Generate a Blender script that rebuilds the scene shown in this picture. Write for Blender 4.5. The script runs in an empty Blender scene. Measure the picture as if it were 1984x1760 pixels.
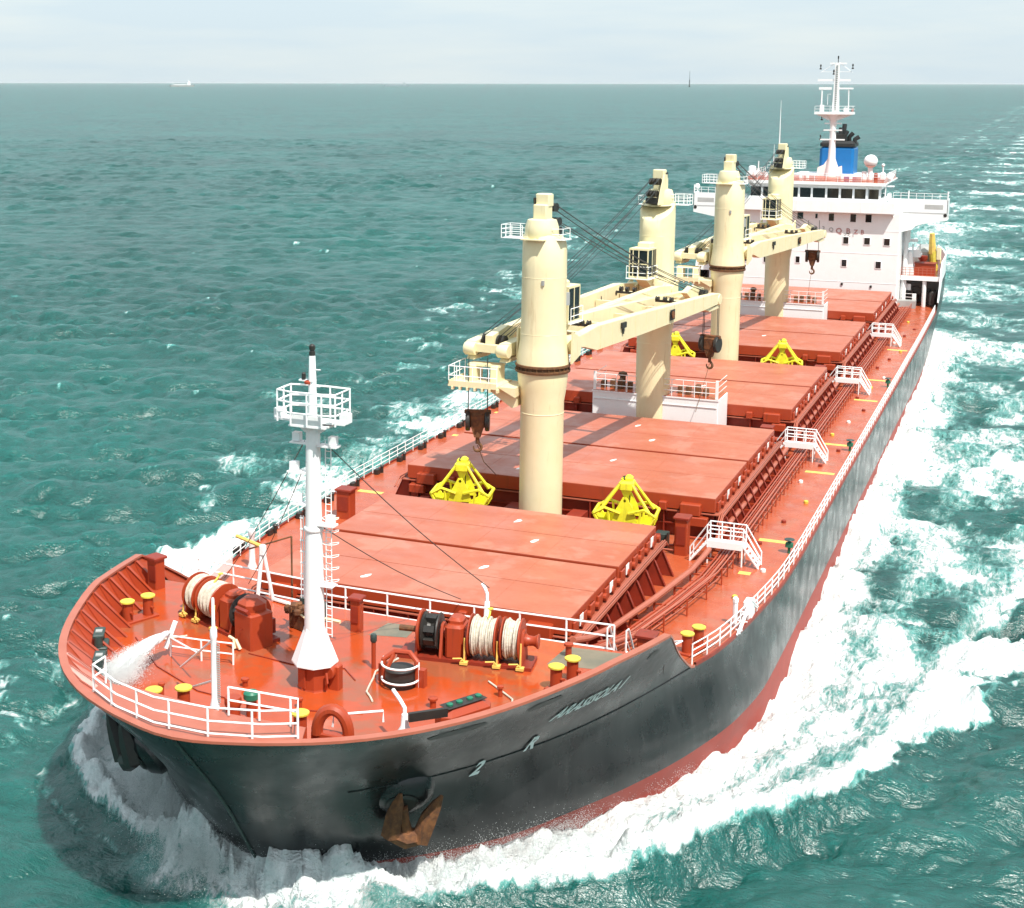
import bpy, math, random
import numpy as np
from mathutils import Matrix, Vector
random.seed(7); rng = np.random.default_rng(11)
S = bpy.context.scene
COL = S.collection
R_ = math.radians
# ------------------------------------------------------------------ camera, sky, sun, exposure
# ship coordinates in metres: x to port, y aft, z up from the main deck; the sea lies at SEA
SEA = -5.6
yaw, pitch, roll = R_(23.793), R_(9.671), R_(0.075)
fw = Vector((-math.sin(yaw), math.cos(yaw), 0)); rt = Vector((math.cos(yaw), math.sin(yaw), 0)); up = Vector((0, 0, 1))
f2 = fw*math.cos(pitch) - up*math.sin(pitch); u2 = up*math.cos(pitch) + fw*math.sin(pitch)
r3 = rt*math.cos(roll) + u2*math.sin(roll); u3 = -rt*math.sin(roll) + u2*math.cos(roll)
cam = bpy.data.cameras.new('camera'); camo = bpy.data.objects.new('camera', cam); COL.objects.link(camo)
camo.matrix_world = Matrix(((r3.x, u3.x, -f2.x, 29.04), (r3.y, u3.y, -f2.y, -79.01), (r3.z, u3.z, -f2.z, 28.47), (0, 0, 0, 1)))
cam.sensor_width = 36; cam.lens = 2878.2/1984*36
cam.shift_x = (992-782.8)/1984; cam.shift_y = (650.9-880)/1984
cam.clip_start = 1; cam.clip_end = 90000
S.camera = camo
S.render.resolution_x, S.render.resolution_y = 1024, 908
sund = Vector((0.39, -0.33, 0.86)).normalized()
W = bpy.data.worlds.new('World'); S.world = W; W.use_nodes = True
nt = W.node_tree; N = nt.nodes; L = nt.links; N.clear()
out = N.new('ShaderNodeOutputWorld'); bg = N.new('ShaderNodeBackground'); bg.inputs[1].default_value = 0.13
sky = N.new('ShaderNodeTexSky'); sky.sky_type = 'NISHITA'; sky.sun_disc = False
sky.sun_elevation = math.asin(sund.z); sky.sun_rotation = math.atan2(sund.x, sund.y)
sky.air_density = 1.0; sky.dust_density = 3.0; sky.ozone_density = 1.0
tc = N.new('ShaderNodeTexCoord'); sep = N.new('ShaderNodeSeparateXYZ'); L.new(tc.outputs['Generated'], sep.inputs[0])
# thin cloud: flat layers, more of it low over the sea
mp = N.new('ShaderNodeMapping'); mp.inputs['Scale'].default_value = (1.3, 1.3, 11); L.new(tc.outputs['Generated'], mp.inputs[0])
nz = N.new('ShaderNodeTexNoise'); nz.inputs['Scale'].default_value = 3.2; nz.inputs['Detail'].default_value = 6; nz.inputs['Roughness'].default_value = .55
L.new(mp.outputs[0], nz.inputs['Vector'])
cr = N.new('ShaderNodeValToRGB'); cr.color_ramp.elements[0].position = .38; cr.color_ramp.elements[1].position = .66
L.new(nz.outputs[0], cr.inputs[0])
cc = N.new('ShaderNodeMix'); cc.data_type = 'RGBA'
cc.inputs[6].default_value = (4.7, 5.6, 6.1, 1); cc.inputs[7].default_value = (5.5, 6.1, 6.15, 1)
L.new(cr.outputs[0], cc.inputs[0])
mx = N.new('ShaderNodeMix'); mx.data_type = 'RGBA'; mx.inputs[0].default_value = .82
L.new(sky.outputs[0], mx.inputs[6]); L.new(cc.outputs[2], mx.inputs[7])
L.new(mx.outputs[2], bg.inputs[0]); L.new(bg.outputs[0], out.inputs[0])
sl = bpy.data.lights.new('sun', 'SUN'); sl.energy = 5.0; sl.angle = R_(.53); sl.color = (1, .955, .88)
so = bpy.data.objects.new('sun', sl); COL.objects.link(so); so.location = (80, -60, 120)
so.rotation_euler = sund.to_track_quat('Z', 'Y').to_euler()
vs = S.view_settings; S.display_settings.display_device = 'sRGB'
vs.view_transform = 'Standard'; vs.look = 'None'; vs.exposure = 0.36; vs.gamma = 1; vs.use_curve_mapping = False
S.render.engine = 'CYCLES'
S.cycles.max_bounces = 6; S.cycles.diffuse_bounces = 3; S.cycles.glossy_bounces = 3
S.cycles.transparent_max_bounces = 8; S.cycles.caustics_reflective = False; S.cycles.caustics_refractive = False
S.cycles.volume_bounces = 0; S.cycles.volume_max_steps = 64

# ------------------------------------------------------------------ helpers
class MB:
    def __init__(s): s.v = []; s.f = []; s.sm = []
    def add(s, vs, fs, smooth=False):
        o = len(s.v); s.v += [tuple(map(float, p)) for p in vs]; s.f += [tuple(i+o for i in f) for f in fs]; s.sm += [smooth]*len(fs); return s
    def box(s, c, d, rz=0, ch=0, rx=0, ry=0):
        hx, hy, hz = d[0]/2, d[1]/2, d[2]/2
        M = Matrix.Translation(c) @ Matrix.Rotation(rz, 4, 'Z') @ Matrix.Rotation(ry, 4, 'Y') @ Matrix.Rotation(rx, 4, 'X')
        if ch <= 0:
            p = [(x*hx, y*hy, z*hz) for z in (-1, 1) for y in (-1, 1) for x in (-1, 1)]
            f = [(0, 2, 3, 1), (4, 5, 7, 6), (0, 1, 5, 4), (2, 6, 7, 3), (0, 4, 6, 2), (1, 3, 7, 5)]
        else:
            c0 = min(ch, hx*.9, hy*.9, hz*.9)
            def ring(x, y, z): return [(x-c0, -y, z), (x, -y+c0, z), (x, y-c0, z), (x-c0, y, z), (-x+c0, y, z), (-x, y-c0, z), (-x, -y+c0, z), (-x+c0, -y, z)]
            p = ring(hx, hy, -hz) + ring(hx, hy, hz-c0) + ring(hx-c0, hy-c0, hz)
            f = [tuple(range(7, -1, -1)), tuple(range(16, 24))]
            for k in (0, 8):
                for i in range(8): j = (i+1) % 8; f.append((k+i, k+j, k+8+j, k+8+i))
        return s.add([M @ Vector(q) for q in p], f)
    def bb(s, a, b, ch=0):
        return s.box([(a[i]+b[i])/2 for i in range(3)], [abs(b[i]-a[i]) for i in range(3)], ch=ch)
    def cyl(s, p0, p1, r0, r1=None, n=10, cap=True):
        r1 = r0 if r1 is None else r1
        p0, p1 = Vector(p0), Vector(p1); d = p1-p0
        q = d.to_track_quat('Z', 'Y'); a = q @ Vector((1, 0, 0)); b = q @ Vector((0, 1, 0))
        v = []
        for (c, r) in ((p0, r0), (p1, r1)):
            for i in range(n):
                t = 2*math.pi*i/n; v.append(c + (a*math.cos(t)+b*math.sin(t))*r)
        s.add(v, [(i, (i+1) % n, n+(i+1) % n, n+i) for i in range(n)], True)
        if cap: s.add(v, [tuple(range(n-1, -1, -1)), tuple(range(n, 2*n))])
        return s
    def tube(s, pts, r, n=6, closed=False, cap=True):
        P = [Vector(p) for p in pts]; m = len(P); v = []; prev = None
        for k in range(m):
            if closed: t = P[(k+1) % m]-P[k-1]
            else: t = P[min(k+1, m-1)]-P[max(k-1, 0)]
            t = t.normalized()
            if prev is None:
                a = t.orthogonal().normalized()
            else:
                a = (prev - t*prev.dot(t)); a = a.normalized() if a.length > 1e-6 else t.orthogonal().normalized()
            prev = a; b = t.cross(a); rr = r[k] if isinstance(r, (list, tuple)) else r
            for i in range(n):
                w = 2*math.pi*i/n; v.append(P[k] + (a*math.cos(w)+b*math.sin(w))*rr)
        f = []
        for k in range(m if closed else m-1):
            k2 = (k+1) % m
            for i in range(n):
                j = (i+1) % n; f.append((k*n+i, k*n+j, k2*n+j, k2*n+i))
        s.add(v, f, True)
        if cap and not closed: s.add(v, [tuple(range(n-1, -1, -1)), tuple(range((m-1)*n, m*n))])
        return s
    def lathe(s, c, prof, n=24, smooth=True, ph=0, ax='z'):
        v = []
        for (r, z) in prof:
            for i in range(n):
                t = 2*math.pi*(i+ph)/n
                if ax == 'z': v.append((c[0]+r*math.cos(t), c[1]+r*math.sin(t), c[2]+z))
                elif ax == 'x': v.append((c[0]+z, c[1]+r*math.cos(t), c[2]+r*math.sin(t)))
                else: v.append((c[0]+r*math.sin(t), c[1]+z, c[2]+r*math.cos(t)))
        m = len(prof); f = []
        for k in range(m-1):
            for i in range(n): j = (i+1) % n; f.append((k*n+i, k*n+j, (k+1)*n+j, (k+1)*n+i))
        s.add(v, f, smooth)
        if prof[-1][0] > 1e-4: s.add(v[-n:], [tuple(range(n))])
        if prof[0][0] > 1e-4: s.add(v[:n], [tuple(range(n-1, -1, -1))])
        return s
    def prism(s, poly, d0, d1, plane='xy'):
        def P(a, b, h): return (a, b, h) if plane == 'xy' else ((a, h, b) if plane == 'xz' else (h, a, b))
        n = len(poly); v = [P(a, b, d0) for a, b in poly] + [P(a, b, d1) for a, b in poly]
        return s.add(v, [tuple(range(n-1, -1, -1)), tuple(range(n, 2*n))] + [(i, (i+1) % n, n+(i+1) % n, n+i) for i in range(n)])
    def grid(s, rows, smooth=True, flip=False):
        m = len(rows); n = len(rows[0]); v = [p for r in rows for p in r]; f = []
        for i in range(m-1):
            for j in range(n-1):
                q = (i*n+j, i*n+j+1, (i+1)*n+j+1, (i+1)*n+j); f.append(q[::-1] if flip else q)
        return s.add(v, f, smooth)
    def sphere(s, c, r, n=12, m=8, sc=(1, 1, 1), lo=-90, hi=90):
        rows = []
        for k in range(m+1):
            e = R_(lo+(hi-lo)*k/m)
            rows.append([(c[0]+sc[0]*r*math.cos(e)*math.cos(2*math.pi*i/n), c[1]+sc[1]*r*math.cos(e)*math.sin(2*math.pi*i/n), c[2]+sc[2]*r*math.sin(e)) for i in range(n+1)])
        return s.grid(rows)

ORG = {}
def tag(o, label=None, cat=None, group=None, kind=None):
    for k, val in (('label', label), ('category', cat), ('group', group), ('kind', kind)):
        if val: o[k] = val
    return o
SPLIT = set('hydraulic_pipe light_bracket end_stopper coaming_web jib_cross_member side_fitting white_plate coaming_top_bar jib_floodlight rope_guide mast_yard navigation_light roof_gear brake_lever bridge_tread tread corner_post chock_roller lightening_hole crane_foundation grab_cradle hoist_rope block_sheave side_structure recess_locker recess_gear base_locker column_ladder_ mast_light drain_pipe red_pipe sheave_block junction_box pale_pipe inspection_hatch deck_pillar_ small_pipe_ staff_brace_ grab_sheave rail_light deck_lamp gangway_frame_ jib_nose jib_hinge crane_rope chain_heap roller weld_seam'.split())
def islands(mb):
    par = list(range(len(mb.v)))
    def find(a):
        while par[a] != a: par[a] = par[par[a]]; a = par[a]
        return a
    key = {}
    for i, v in enumerate(mb.v):
        k = (round(v[0], 4), round(v[1], 4), round(v[2], 4))
        if k in key: par[find(i)] = find(key[k])
        else: key[k] = i
    for f in mb.f:
        for b in f[1:]: par[find(b)] = find(f[0])
    out = {}
    for f, s in zip(mb.f, mb.sm): out.setdefault(find(f[0]), []).append((f, s))
    res = []
    for fs in out.values():
        n = MB(); mp = {}
        for f, s in fs:
            for i in f:
                if i not in mp: mp[i] = len(n.v); n.v.append(mb.v[i])
            n.f.append(tuple(mp[i] for i in f)); n.sm.append(s)
        res.append(n)
    return res
def obj(name, mb, m, parent=None, kind=None, label=None, angle=35):
    if name in SPLIT:
        o = None
        for q in islands(mb): o = obj1(name, q, m, parent, kind, label, angle)
        return o
    return obj1(name, mb, m, parent, kind, label, angle)
def obj1(name, mb, m, parent=None, kind=None, label=None, angle=35):
    """link a builder as one mesh object; coordinates are given in ship space of the parent's origin"""
    me = bpy.data.meshes.new(name)
    org = Vector((0, 0, 0)); p = parent
    while p is not None:
        if p.name in ORG: org = ORG[p.name]; break
        p = p.parent
    me.from_pydata([(a-org.x, b-org.y, c-org.z) for a, b, c in mb.v], [], mb.f)
    me.polygons.foreach_set('use_smooth', np.array(mb.sm, dtype=bool))
    if any(mb.sm): me.set_sharp_from_angle(angle=R_(angle))
    me.materials.append(m); me.update()
    o = bpy.data.objects.new(name, me); COL.objects.link(o)
    if parent is not None: o.parent = parent
    if kind: o['kind'] = kind
    if label: o['label'] = label
    return o
def mesh_at(name, src, parent, loc, rz=0, sc=None):
    """another object on shared mesh data; loc is relative to the parent"""
    o = bpy.data.objects.new(name, src.data); COL.objects.link(o); o.parent = parent; o.location = loc; o.rotation_euler = (0, 0, rz)
    if sc: o.scale = sc
    return o
def thing(name, label, cat, loc=(0, 0, 0), group=None, rz=0):
    o = bpy.data.objects.new(name, None); COL.objects.link(o); o.empty_display_size = .3
    o.location = loc; o.rotation_euler = (0, 0, rz); ORG[o.name] = Vector(loc)
    return tag(o, label, cat, group)
def local(name, label, cat, group=None):
    """a thing built round its own origin, placed afterwards"""
    return thing(name, label, cat, (0, 0, 0), group)
def single(name, mb, m, label, cat, group=None, kind=None, loc=None):
    """a thing that is one mesh, its origin at its base"""
    if loc is None:
        a = np.array(mb.v); loc = (a[:, 0].mean(), a[:, 1].mean(), a[:, 2].min())
    mb.v = [(a-loc[0], b-loc[1], c-loc[2]) for a, b, c in mb.v]
    o = obj(name, mb, m); o.location = loc
    return tag(o, label, cat, group, kind)
def kids(o): return [c for c in bpy.data.objects if c.parent == o]
def copy_thing(root, loc, rz=0, label=None, sc=None):
    src = [root]
    def cp(o, parent):
        c = o.copy(); COL.objects.link(c)
        if parent is not None: c.parent = parent
        for ch in KIDS.get(o.name, []): cp(ch, c)
        return c
    KIDS = {}
    for o in bpy.data.objects:
        if o.parent is not None: KIDS.setdefault(o.parent.name, []).append(o)
    r = cp(root, None); r.location = loc; r.rotation_euler = (0, 0, rz)
    if sc: r.scale = sc
    if label: r['label'] = label
    return r

# ------------------------------------------------------------------ materials
def mat(name, col, rough=.5, col2=None, nscale=1.5, namt=.5, metal=0, bump=0, bscale=20, streak=None, samt=.4, coat=0, spec=.5, rvar=0, nstretch=(1, 1, 1), patch=None, pamt=.5, pscale=.35):
    m = bpy.data.materials.new(name); m.use_nodes = True
    nt = m.node_tree; N = nt.nodes; L = nt.links
    b = N['Principled BSDF']; b.inputs['Roughness'].default_value = rough; b.inputs['Metallic'].default_value = metal
    b.inputs['Specular IOR Level'].default_value = spec
    if coat: b.inputs['Coat Weight'].default_value = coat; b.inputs['Coat Roughness'].default_value = .06
    geo = N.new('ShaderNodeNewGeometry'); pos = geo.outputs['Position']
    def noise(scale, stretch=(1, 1, 1), detail=5, rough=.6):
        mp = N.new('ShaderNodeMapping'); mp.inputs['Scale'].default_value = stretch; L.new(pos, mp.inputs[0])
        n = N.new('ShaderNodeTexNoise'); n.inputs['Scale'].default_value = scale; n.inputs['Detail'].default_value = detail; n.inputs['Roughness'].default_value = rough
        L.new(mp.outputs[0], n.inputs['Vector']); return n.outputs[0]
    def ramp(src, lo, hi, amt=1):
        r = N.new('ShaderNodeMapRange'); r.inputs[1].default_value = lo; r.inputs[2].default_value = hi; r.inputs[4].default_value = amt; r.interpolation_type = 'SMOOTHSTEP'
        L.new(src, r.inputs[0]); return r.outputs[0]
    def mix(f, a, c):
        x = N.new('ShaderNodeMix'); x.data_type = 'RGBA'; L.new(f, x.inputs[0])
        for i, q in ((6, a), (7, c)):
            if isinstance(q, tuple): x.inputs[i].default_value = (*q, 1)
            else: L.new(q, x.inputs[i])
        return x.outputs[2]
    col2 = col2 or tuple(c*.75 for c in col)
    cur = mix(ramp(noise(nscale, nstretch), .35, .68, namt), col, col2)
    if patch: cur = mix(ramp(noise(pscale, (1, 1, 1), 4, .65), .52, .62, pamt), cur, patch)
    if streak: cur = mix(ramp(noise(1.6, (1.6, 1.6, .16), 6, .7), .56, .74, samt), cur, streak)
    L.new(cur, b.inputs['Base Color'])
    if rvar:
        r = N.new('ShaderNodeMapRange'); r.inputs[1].default_value = .35; r.inputs[2].default_value = .65
        r.inputs[3].default_value = max(.03, rough-rvar); r.inputs[4].default_value = rough+rvar
        L.new(noise(.55, (1, 1, 1), 5, .6), r.inputs[0]); L.new(r.outputs[0], b.inputs['Roughness'])
    if bump:
        bp = N.new('ShaderNodeBump'); bp.inputs['Strength'].default_value = bump; bp.inputs['Distance'].default_value = .05
        L.new(noise(bscale), bp.inputs['Height']); L.new(bp.outputs[0], b.inputs['Normal'])
    return m
M = {}
M['deck'] = mat('wet_red_deck_paint', (.42, .062, .014), .13, (.35, .060, .018), 1.1, .7, rvar=.11, patch=(.20, .10, .055), pamt=.5, pscale=.28, bump=.12, bscale=3)
M['mdeck'] = mat('red_deck_paint', (.43, .092, .036), .28, (.36, .066, .022), .7, .8, rvar=.13, patch=(.36, .125, .07), pamt=.5, pscale=.4, bump=.1, bscale=4)
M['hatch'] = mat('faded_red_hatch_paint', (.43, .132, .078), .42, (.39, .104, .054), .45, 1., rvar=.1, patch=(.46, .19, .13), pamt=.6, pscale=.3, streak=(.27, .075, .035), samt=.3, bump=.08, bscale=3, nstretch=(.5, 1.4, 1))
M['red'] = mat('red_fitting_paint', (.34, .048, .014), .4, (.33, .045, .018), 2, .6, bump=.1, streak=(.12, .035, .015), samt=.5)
M['dred'] = mat('dark_red_coaming_paint', (.25, .028, .012), .45, (.18, .022, .011), 1.5, .7, bump=.1, streak=(.08, .025, .014), samt=.6)
M['rim'] = mat('red_rail_paint', (.40, .12, .075), .35, (.35, .09, .05), 1, .6)
M['black'] = mat('black_hull_paint', (.008, .009, .010), .30, (.018, .019, .020), .5, .8, rvar=.09, streak=(.06, .06, .058), samt=.4, bump=.16, bscale=.8, coat=.06, nstretch=(1, 1, .25))
M['boot'] = mat('red_underwater_paint', (.33, .036, .020), .6, (.27, .036, .022), .8, .7, streak=(.38, .13, .10), samt=.35)
M['cream'] = mat('cream_crane_paint', (.78, .70, .45), .4, (.74, .65, .39), .8, .6, streak=(.42, .25, .09), samt=.42, bump=.05)
M['white'] = mat('white_paint', (.84, .85, .85), .4, (.80, .81, .80), 1, .6, streak=(.62, .52, .42), samt=.12)
M['yellow'] = mat('yellow_grab_paint', (.80, .74, .035), .4, (.62, .56, .03), 1.6, .7, streak=(.16, .10, .03), samt=.6, bump=.15)
M['ycap'] = mat('yellow_cap_paint', (.66, .55, .07), .5, (.50, .38, .05), 4, .7)
M['ymark'] = mat('yellow_deck_marking_paint', (.80, .58, .12), .5, (.62, .38, .12), 2.5, .7)
M['rust'] = mat('rusty_steel', (.09, .035, .014), .8, (.22, .085, .028), 3, .8, bump=.5, bscale=9, streak=(.05, .025, .015), samt=.7)
M['drust'] = mat('dark_rusty_steel', (.10, .045, .02), .75, (.20, .09, .03), 4, .8, bump=.4)
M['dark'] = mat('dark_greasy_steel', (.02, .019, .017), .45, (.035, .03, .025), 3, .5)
M['wire'] = mat('greased_wire', (.035, .04, .04), .5)
M['rope'] = mat('white_mooring_rope', (.66, .62, .52), .9, (.40, .36, .28), 5, .7, bump=.6, bscale=40)
M['glass'] = mat('dark_window_glass', (.012, .014, .016), .08, spec=.7)
M['blue'] = mat('blue_funnel_paint', (.006, .13, .36), .35, (.008, .11, .31), 1, .5)
M['soot'] = mat('black_funnel_paint', (.014, .014, .014), .5)
M['green'] = mat('green_fitting_paint', (.015, .17, .10), .4, (.02, .11, .07), 4, .5)
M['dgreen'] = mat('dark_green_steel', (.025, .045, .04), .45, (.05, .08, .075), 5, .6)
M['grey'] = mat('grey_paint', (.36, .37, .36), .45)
M['tarp'] = mat('stained_grey_deck_coating', (.20, .17, .12), .5, (.12, .12, .09), .8, .8)
M['mark'] = mat('white_marking_paint', (.86, .86, .84), .6)
M['redmark'] = mat('faded_red_lettering', (.45, .25, .24), .6)
M['greymark'] = mat('faded_grey_lettering', (.45, .45, .44), .6)

# plate joints and shallow dents between the frames of the hull plating
nt = M['black'].node_tree; N = nt.nodes; L = nt.links; bp = [n for n in N if n.type == 'BUMP'][0]; old = bp.inputs['Height'].links[0].from_socket
g_ = N.new('ShaderNodeNewGeometry'); sp_ = N.new('ShaderNodeSeparateXYZ'); L.new(g_.outputs['Position'], sp_.inputs[0])
def m_(op, a, b=None):
    x = N.new('ShaderNodeMath'); x.operation = op
    for k, v in enumerate((a, b)):
        if v is None: continue
        if isinstance(v, (int, float)): x.inputs[k].default_value = v
        else: L.new(v, x.inputs[k])
    return x.outputs[0]
def line(src, period, w): return m_('LESS_THAN', m_('ABSOLUTE', m_('SUBTRACT', m_('FRACT', m_('DIVIDE', src, period)), .5)), w/period)
jn = m_('MAXIMUM', line(sp_.outputs[1], 6.4, .03), line(sp_.outputs[2], 1.9, .025))
dent = m_('MULTIPLY', m_('SINE', m_('MULTIPLY', sp_.outputs[1], 2*math.pi/.8)), .10)
L.new(m_('ADD', m_('ADD', old, m_('MULTIPLY', jn, .5)), dent), bp.inputs['Height'])
# ------------------------------------------------------------------ hull form
def pchip(xs, ys):
    xs = np.array(xs, float); ys = np.array(ys, float); h = np.diff(xs); d = np.diff(ys)/h
    m = np.zeros(len(xs)); m[0] = d[0]; m[-1] = d[-1]
    for i in range(1, len(xs)-1):
        if d[i-1]*d[i] > 0:
            w1 = 2*h[i]+h[i-1]; w2 = h[i]+2*h[i-1]; m[i] = (w1+w2)/(w1/d[i-1]+w2/d[i])
    def f(x):
        x = np.clip(np.asarray(x, float), xs[0], xs[-1]); i = np.clip(np.searchsorted(xs, x)-1, 0, len(h)-1)
        t = (x-xs[i])/h[i]
        return (2*t**3-3*t**2+1)*ys[i]+(t**3-2*t**2+t)*h[i]*m[i]+(-2*t**3+3*t**2)*ys[i+1]+(t**3-t**2)*h[i]*m[i+1]
    return f
YS = 148.0                                                             # stern
LEVELS = {
 4.25: [(-34.6, 0), (-34.2, 2.0), (-33.6, 3.6), (-32.5, 5.7), (-31, 7.6), (-29.5, 8.95), (-28, 10), (-26, 11.1), (-24, 12), (-22, 12.8), (-20, 13.4), (-18, 13.95), (-15.6, 14.5), (-12, 15.2), (-8, 15.7), (0, 16.1), (12, 16.13), (94, 16.1), (112, 16.0), (131, 15.7), (YS, 13.5)],
 0.0: [(-31, 0), (-30.6, 1.7), (-29.5, 3.6), (-28, 5.2), (-26, 7.0), (-24, 8.4), (-22, 9.55), (-20.4, 10.4), (-18.5, 11.2), (-16.2, 12.05), (-13, 13.05), (-9.7, 13.95), (-6.9, 14.74), (-.56, 15.6), (5.3, 16.03), (12, 16.13), (90, 16.0), (110, 15.85), (131, 15.55), (YS, 12.5)],
 -4.1: [(-28.2, 0), (-27.6, 2.0), (-26, 4.5), (-24, 6.8), (-21.6, 8.9), (-18.3, 10.8), (-14.9, 12.5), (-9.9, 14.4), (-5, 15.6), (0, 16.1), (4, 16.13), (90, 16.0), (110, 15.6), (131, 14.2), (YS, 8)],
 -5.6: [(-27, 0), (-26.4, 1.9), (-25, 4), (-22.6, 6.6), (-19.5, 8.8), (-17, 10.4), (-13.8, 12.2), (-9.2, 14.1), (-4.5, 15.3), (1, 16.0), (5, 16.13), (88, 16.0), (108, 15.2), (131, 12.5), (YS, 5)],
 -8.0: [(-26, 0), (-25.4, 1.6), (-24, 3.4), (-21, 6.4), (-18, 8.9), (-14, 11.4), (-9, 13.7), (-4, 15.1), (2, 16.0), (6, 16.13), (86, 15.9), (106, 14.2), (131, 8), (YS, 1)],
}
U = np.concatenate([np.linspace(0, 1, 47)**1.75*60, np.linspace(60, YS+34.6, 40)[1:]])/(YS+34.6)
U = np.unique(np.concatenate([U, (np.arange(-19, -6, .35)+32)/(YS+34.6)])); U = U[np.concatenate([[True], np.diff(U) > 2e-4])]
zs = sorted(LEVELS); tabY = []; tabB = []
for z in zs:
    t = LEVELS[z]; y0 = t[0][0]; f = pchip([math.sqrt(y-y0) for y, b in t], [b for y, b in t])
    yy = y0+(YS-y0)*U; tabY.append(yy); tabB.append(f(np.sqrt(yy-y0)))
tabY = np.array(tabY); tabB = np.array(tabB)
zf = [pchip(zs, tabY[:, i]) for i in range(len(U))]; bf = [pchip(zs, tabB[:, i]) for i in range(len(U))]
def hp(i, z): return float(bf[i](z)), float(zf[i](z)), z
def topz(y): return float(np.interp(y, [-40, -21, -15.6, -9.6, 113, 118, 121.5, 124, 200], [4.27, 4.25, 3.85, 0, 0, .35, 1.3, 3.4, 3.4]))
TOP = []
for i in range(len(U)):
    z = 4.0
    for _ in range(30): z = .5*z+.5*topz(float(zf[i](z)))
    TOP.append(z)
_bz = {}
def halfb(y, z):
    """half-breadth of the hull at station y, height z"""
    k = round(z, 2)
    if k not in _bz: _bz[k] = (np.array([float(f(k)) for f in zf]), np.array([float(f(k)) for f in bf]))
    return float(np.interp(y, _bz[k][0], _bz[k][1], left=0))

ship = thing('cargo_ship', 'large black hulled bulk carrier with red decks ploughing through the green sea', 'ship', (0, 0, SEA))
hull = MB(); boot = MB(); inner = MB(); rim = MB()
for sg in (1, -1):
    rows = []; brow = []; irow = []; rr = []
    for i in range(len(U)):
        zt = TOP[i]
        rows.append([(sg*hp(i, z)[0], hp(i, z)[1], z) for z in np.concatenate([np.linspace(zt, -.3, 13), np.linspace(-.3, -4.1, 9)[1:]])])
        brow.append([(sg*hp(i, z)[0], hp(i, z)[1], z) for z in (-4.1, -4.6, -5.1, -5.6, -6.6, -8)])
    hull.grid(rows, flip=(sg > 0)); boot.grid(brow, flip=(sg > 0))
    # bulwark inside and its capping rail
    nI = [i for i in range(len(U)) if zf[i](TOP[i]) < -9.2]
    for i in nI:
        zt = TOP[i]; a = Vector(hp(i, zt)); j = min(i+1, len(U)-1); k = max(i-1, 0)
        tg = Vector((hp(j, zt)[0]-hp(k, zt)[0], hp(j, zt)[1]-hp(k, zt)[1], 0))
        if i == 0: tg = Vector((1, 0, 0))
        tg.normalize(); nin = Vector((-tg.y, tg.x, 0))
        if i == 0: nin = Vector((0, 1, 0))
        rr.append((a, nin, zt))
    def off(p, n, d, z): x, y = p.x+n.x*d, p.y+n.y*d; return (sg*max(x, 0), y, z)
    rim.grid([[off(a, n, -.05, z-.06), off(a, n, -.05, z+.05), off(a, n, .30, z+.05), off(a, n, .30, z-.06), off(a, n, -.05, z-.06)] for a, n, z in rr], smooth=False, flip=(sg > 0))
    irows = []
    for (a, n, z), i in zip(rr, nI):
        zb = 2.5 if zf[i](TOP[i]) < -15 else -.05
        col = []
        for z2 in np.linspace(z-.02, min(zb, z-.05), 4):
            b = hp(i, z2); col.append((sg*max(b[0]+n.x*.12, 0), b[1]+n.y*.12, z2))
        irows.append(col)
    inner.grid(irows, flip=(sg < 0))
# transom
tr = [hp(len(U)-1, z) for z in np.linspace(TOP[-1], -8, 9)]
hull.grid([[(-b, y, z) for b, y, z in tr], [(b, y, z) for b, y, z in tr]], smooth=False)
obj('hull', hull, M['black'], ship, angle=50); obj('boot_topping', boot, M['boot'], ship)
obj('bulwark', inner, M['red'], ship, angle=60); obj('bulwark_rail', rim, M['rim'], ship)
def sheet(z, y0, y1, step=1.0, inset=.06):
    ys = list(np.arange(y0, y1, step))+[y1]
    b = [halfb(y, z)-inset for y in ys]
    mb = MB(); mb.grid([[(-h*k, y, z) for k in (1, .6, .2, -.2, -.6, -1)] for y, h in zip(ys, b)], smooth=False, flip=False); return mb
FZ = 2.6                                                               # forecastle deck height
yst = float(zf[0](FZ)); fb = MB(); ys = [yst+.15, yst+.3, yst+.6, yst+1.0, yst+1.5, yst+2.1]+list(np.arange(yst+2.9, -15.4, .8))+[-15.4]
fb.grid([[(-k*max(halfb(y, FZ)-.12, .01), y, FZ) for k in (1, .6, .2, -.2, -.6, -1)] for y in ys], smooth=False)
obj('forecastle_deck', fb, M['deck'], ship)
md = MB(); ys = list(np.arange(-16, 14, 1.0))+list(np.arange(14, 146, 5))+[146]
md.grid([[(-k*(halfb(y, 0)-.02), y, 0) for k in (1, .5, 0, -.5, -1)] for y in ys], smooth=False)
obj('main_deck', md, M['mdeck'], ship)
bk = MB(); h0 = halfb(-15.4, 0)-.45; h1_ = halfb(-15.4, 2.55)-.45; bk.prism([(-h0, 0), (h0, 0), (h1_, 2.56), (-h1_, 2.56)], -15.4, -15.3, 'xz'); obj('forecastle_bulkhead', bk, M['red'], ship)
# deck edge: a low flat bar along the sheer, black fender bar outside
for sg in (1, -1):
    mb = MB(); ys = list(np.arange(-9.2, 14, .8))+list(np.arange(14, 121, 4))
    mb.grid([[(sg*(halfb(y, 0)-.10), y, .005), (sg*(halfb(y, 0)-.10), y, .14), (sg*(halfb(y, 0)+.02), y, .14), (sg*(halfb(y, 0)+.02), y, -.05)] for y in ys], smooth=False, flip=(sg > 0))
    obj('gunwale_bar', mb, M['dred'], ship)
# tube added along the stem, standing in for the light edge reflected there
mb = MB(); mb.tube([(0, float(zf[0](z))-.03, z) for z in np.linspace(4.1, -6.5, 14)], .07, 8); obj('stem_glint', mb, M['dgreen'], ship)
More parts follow.
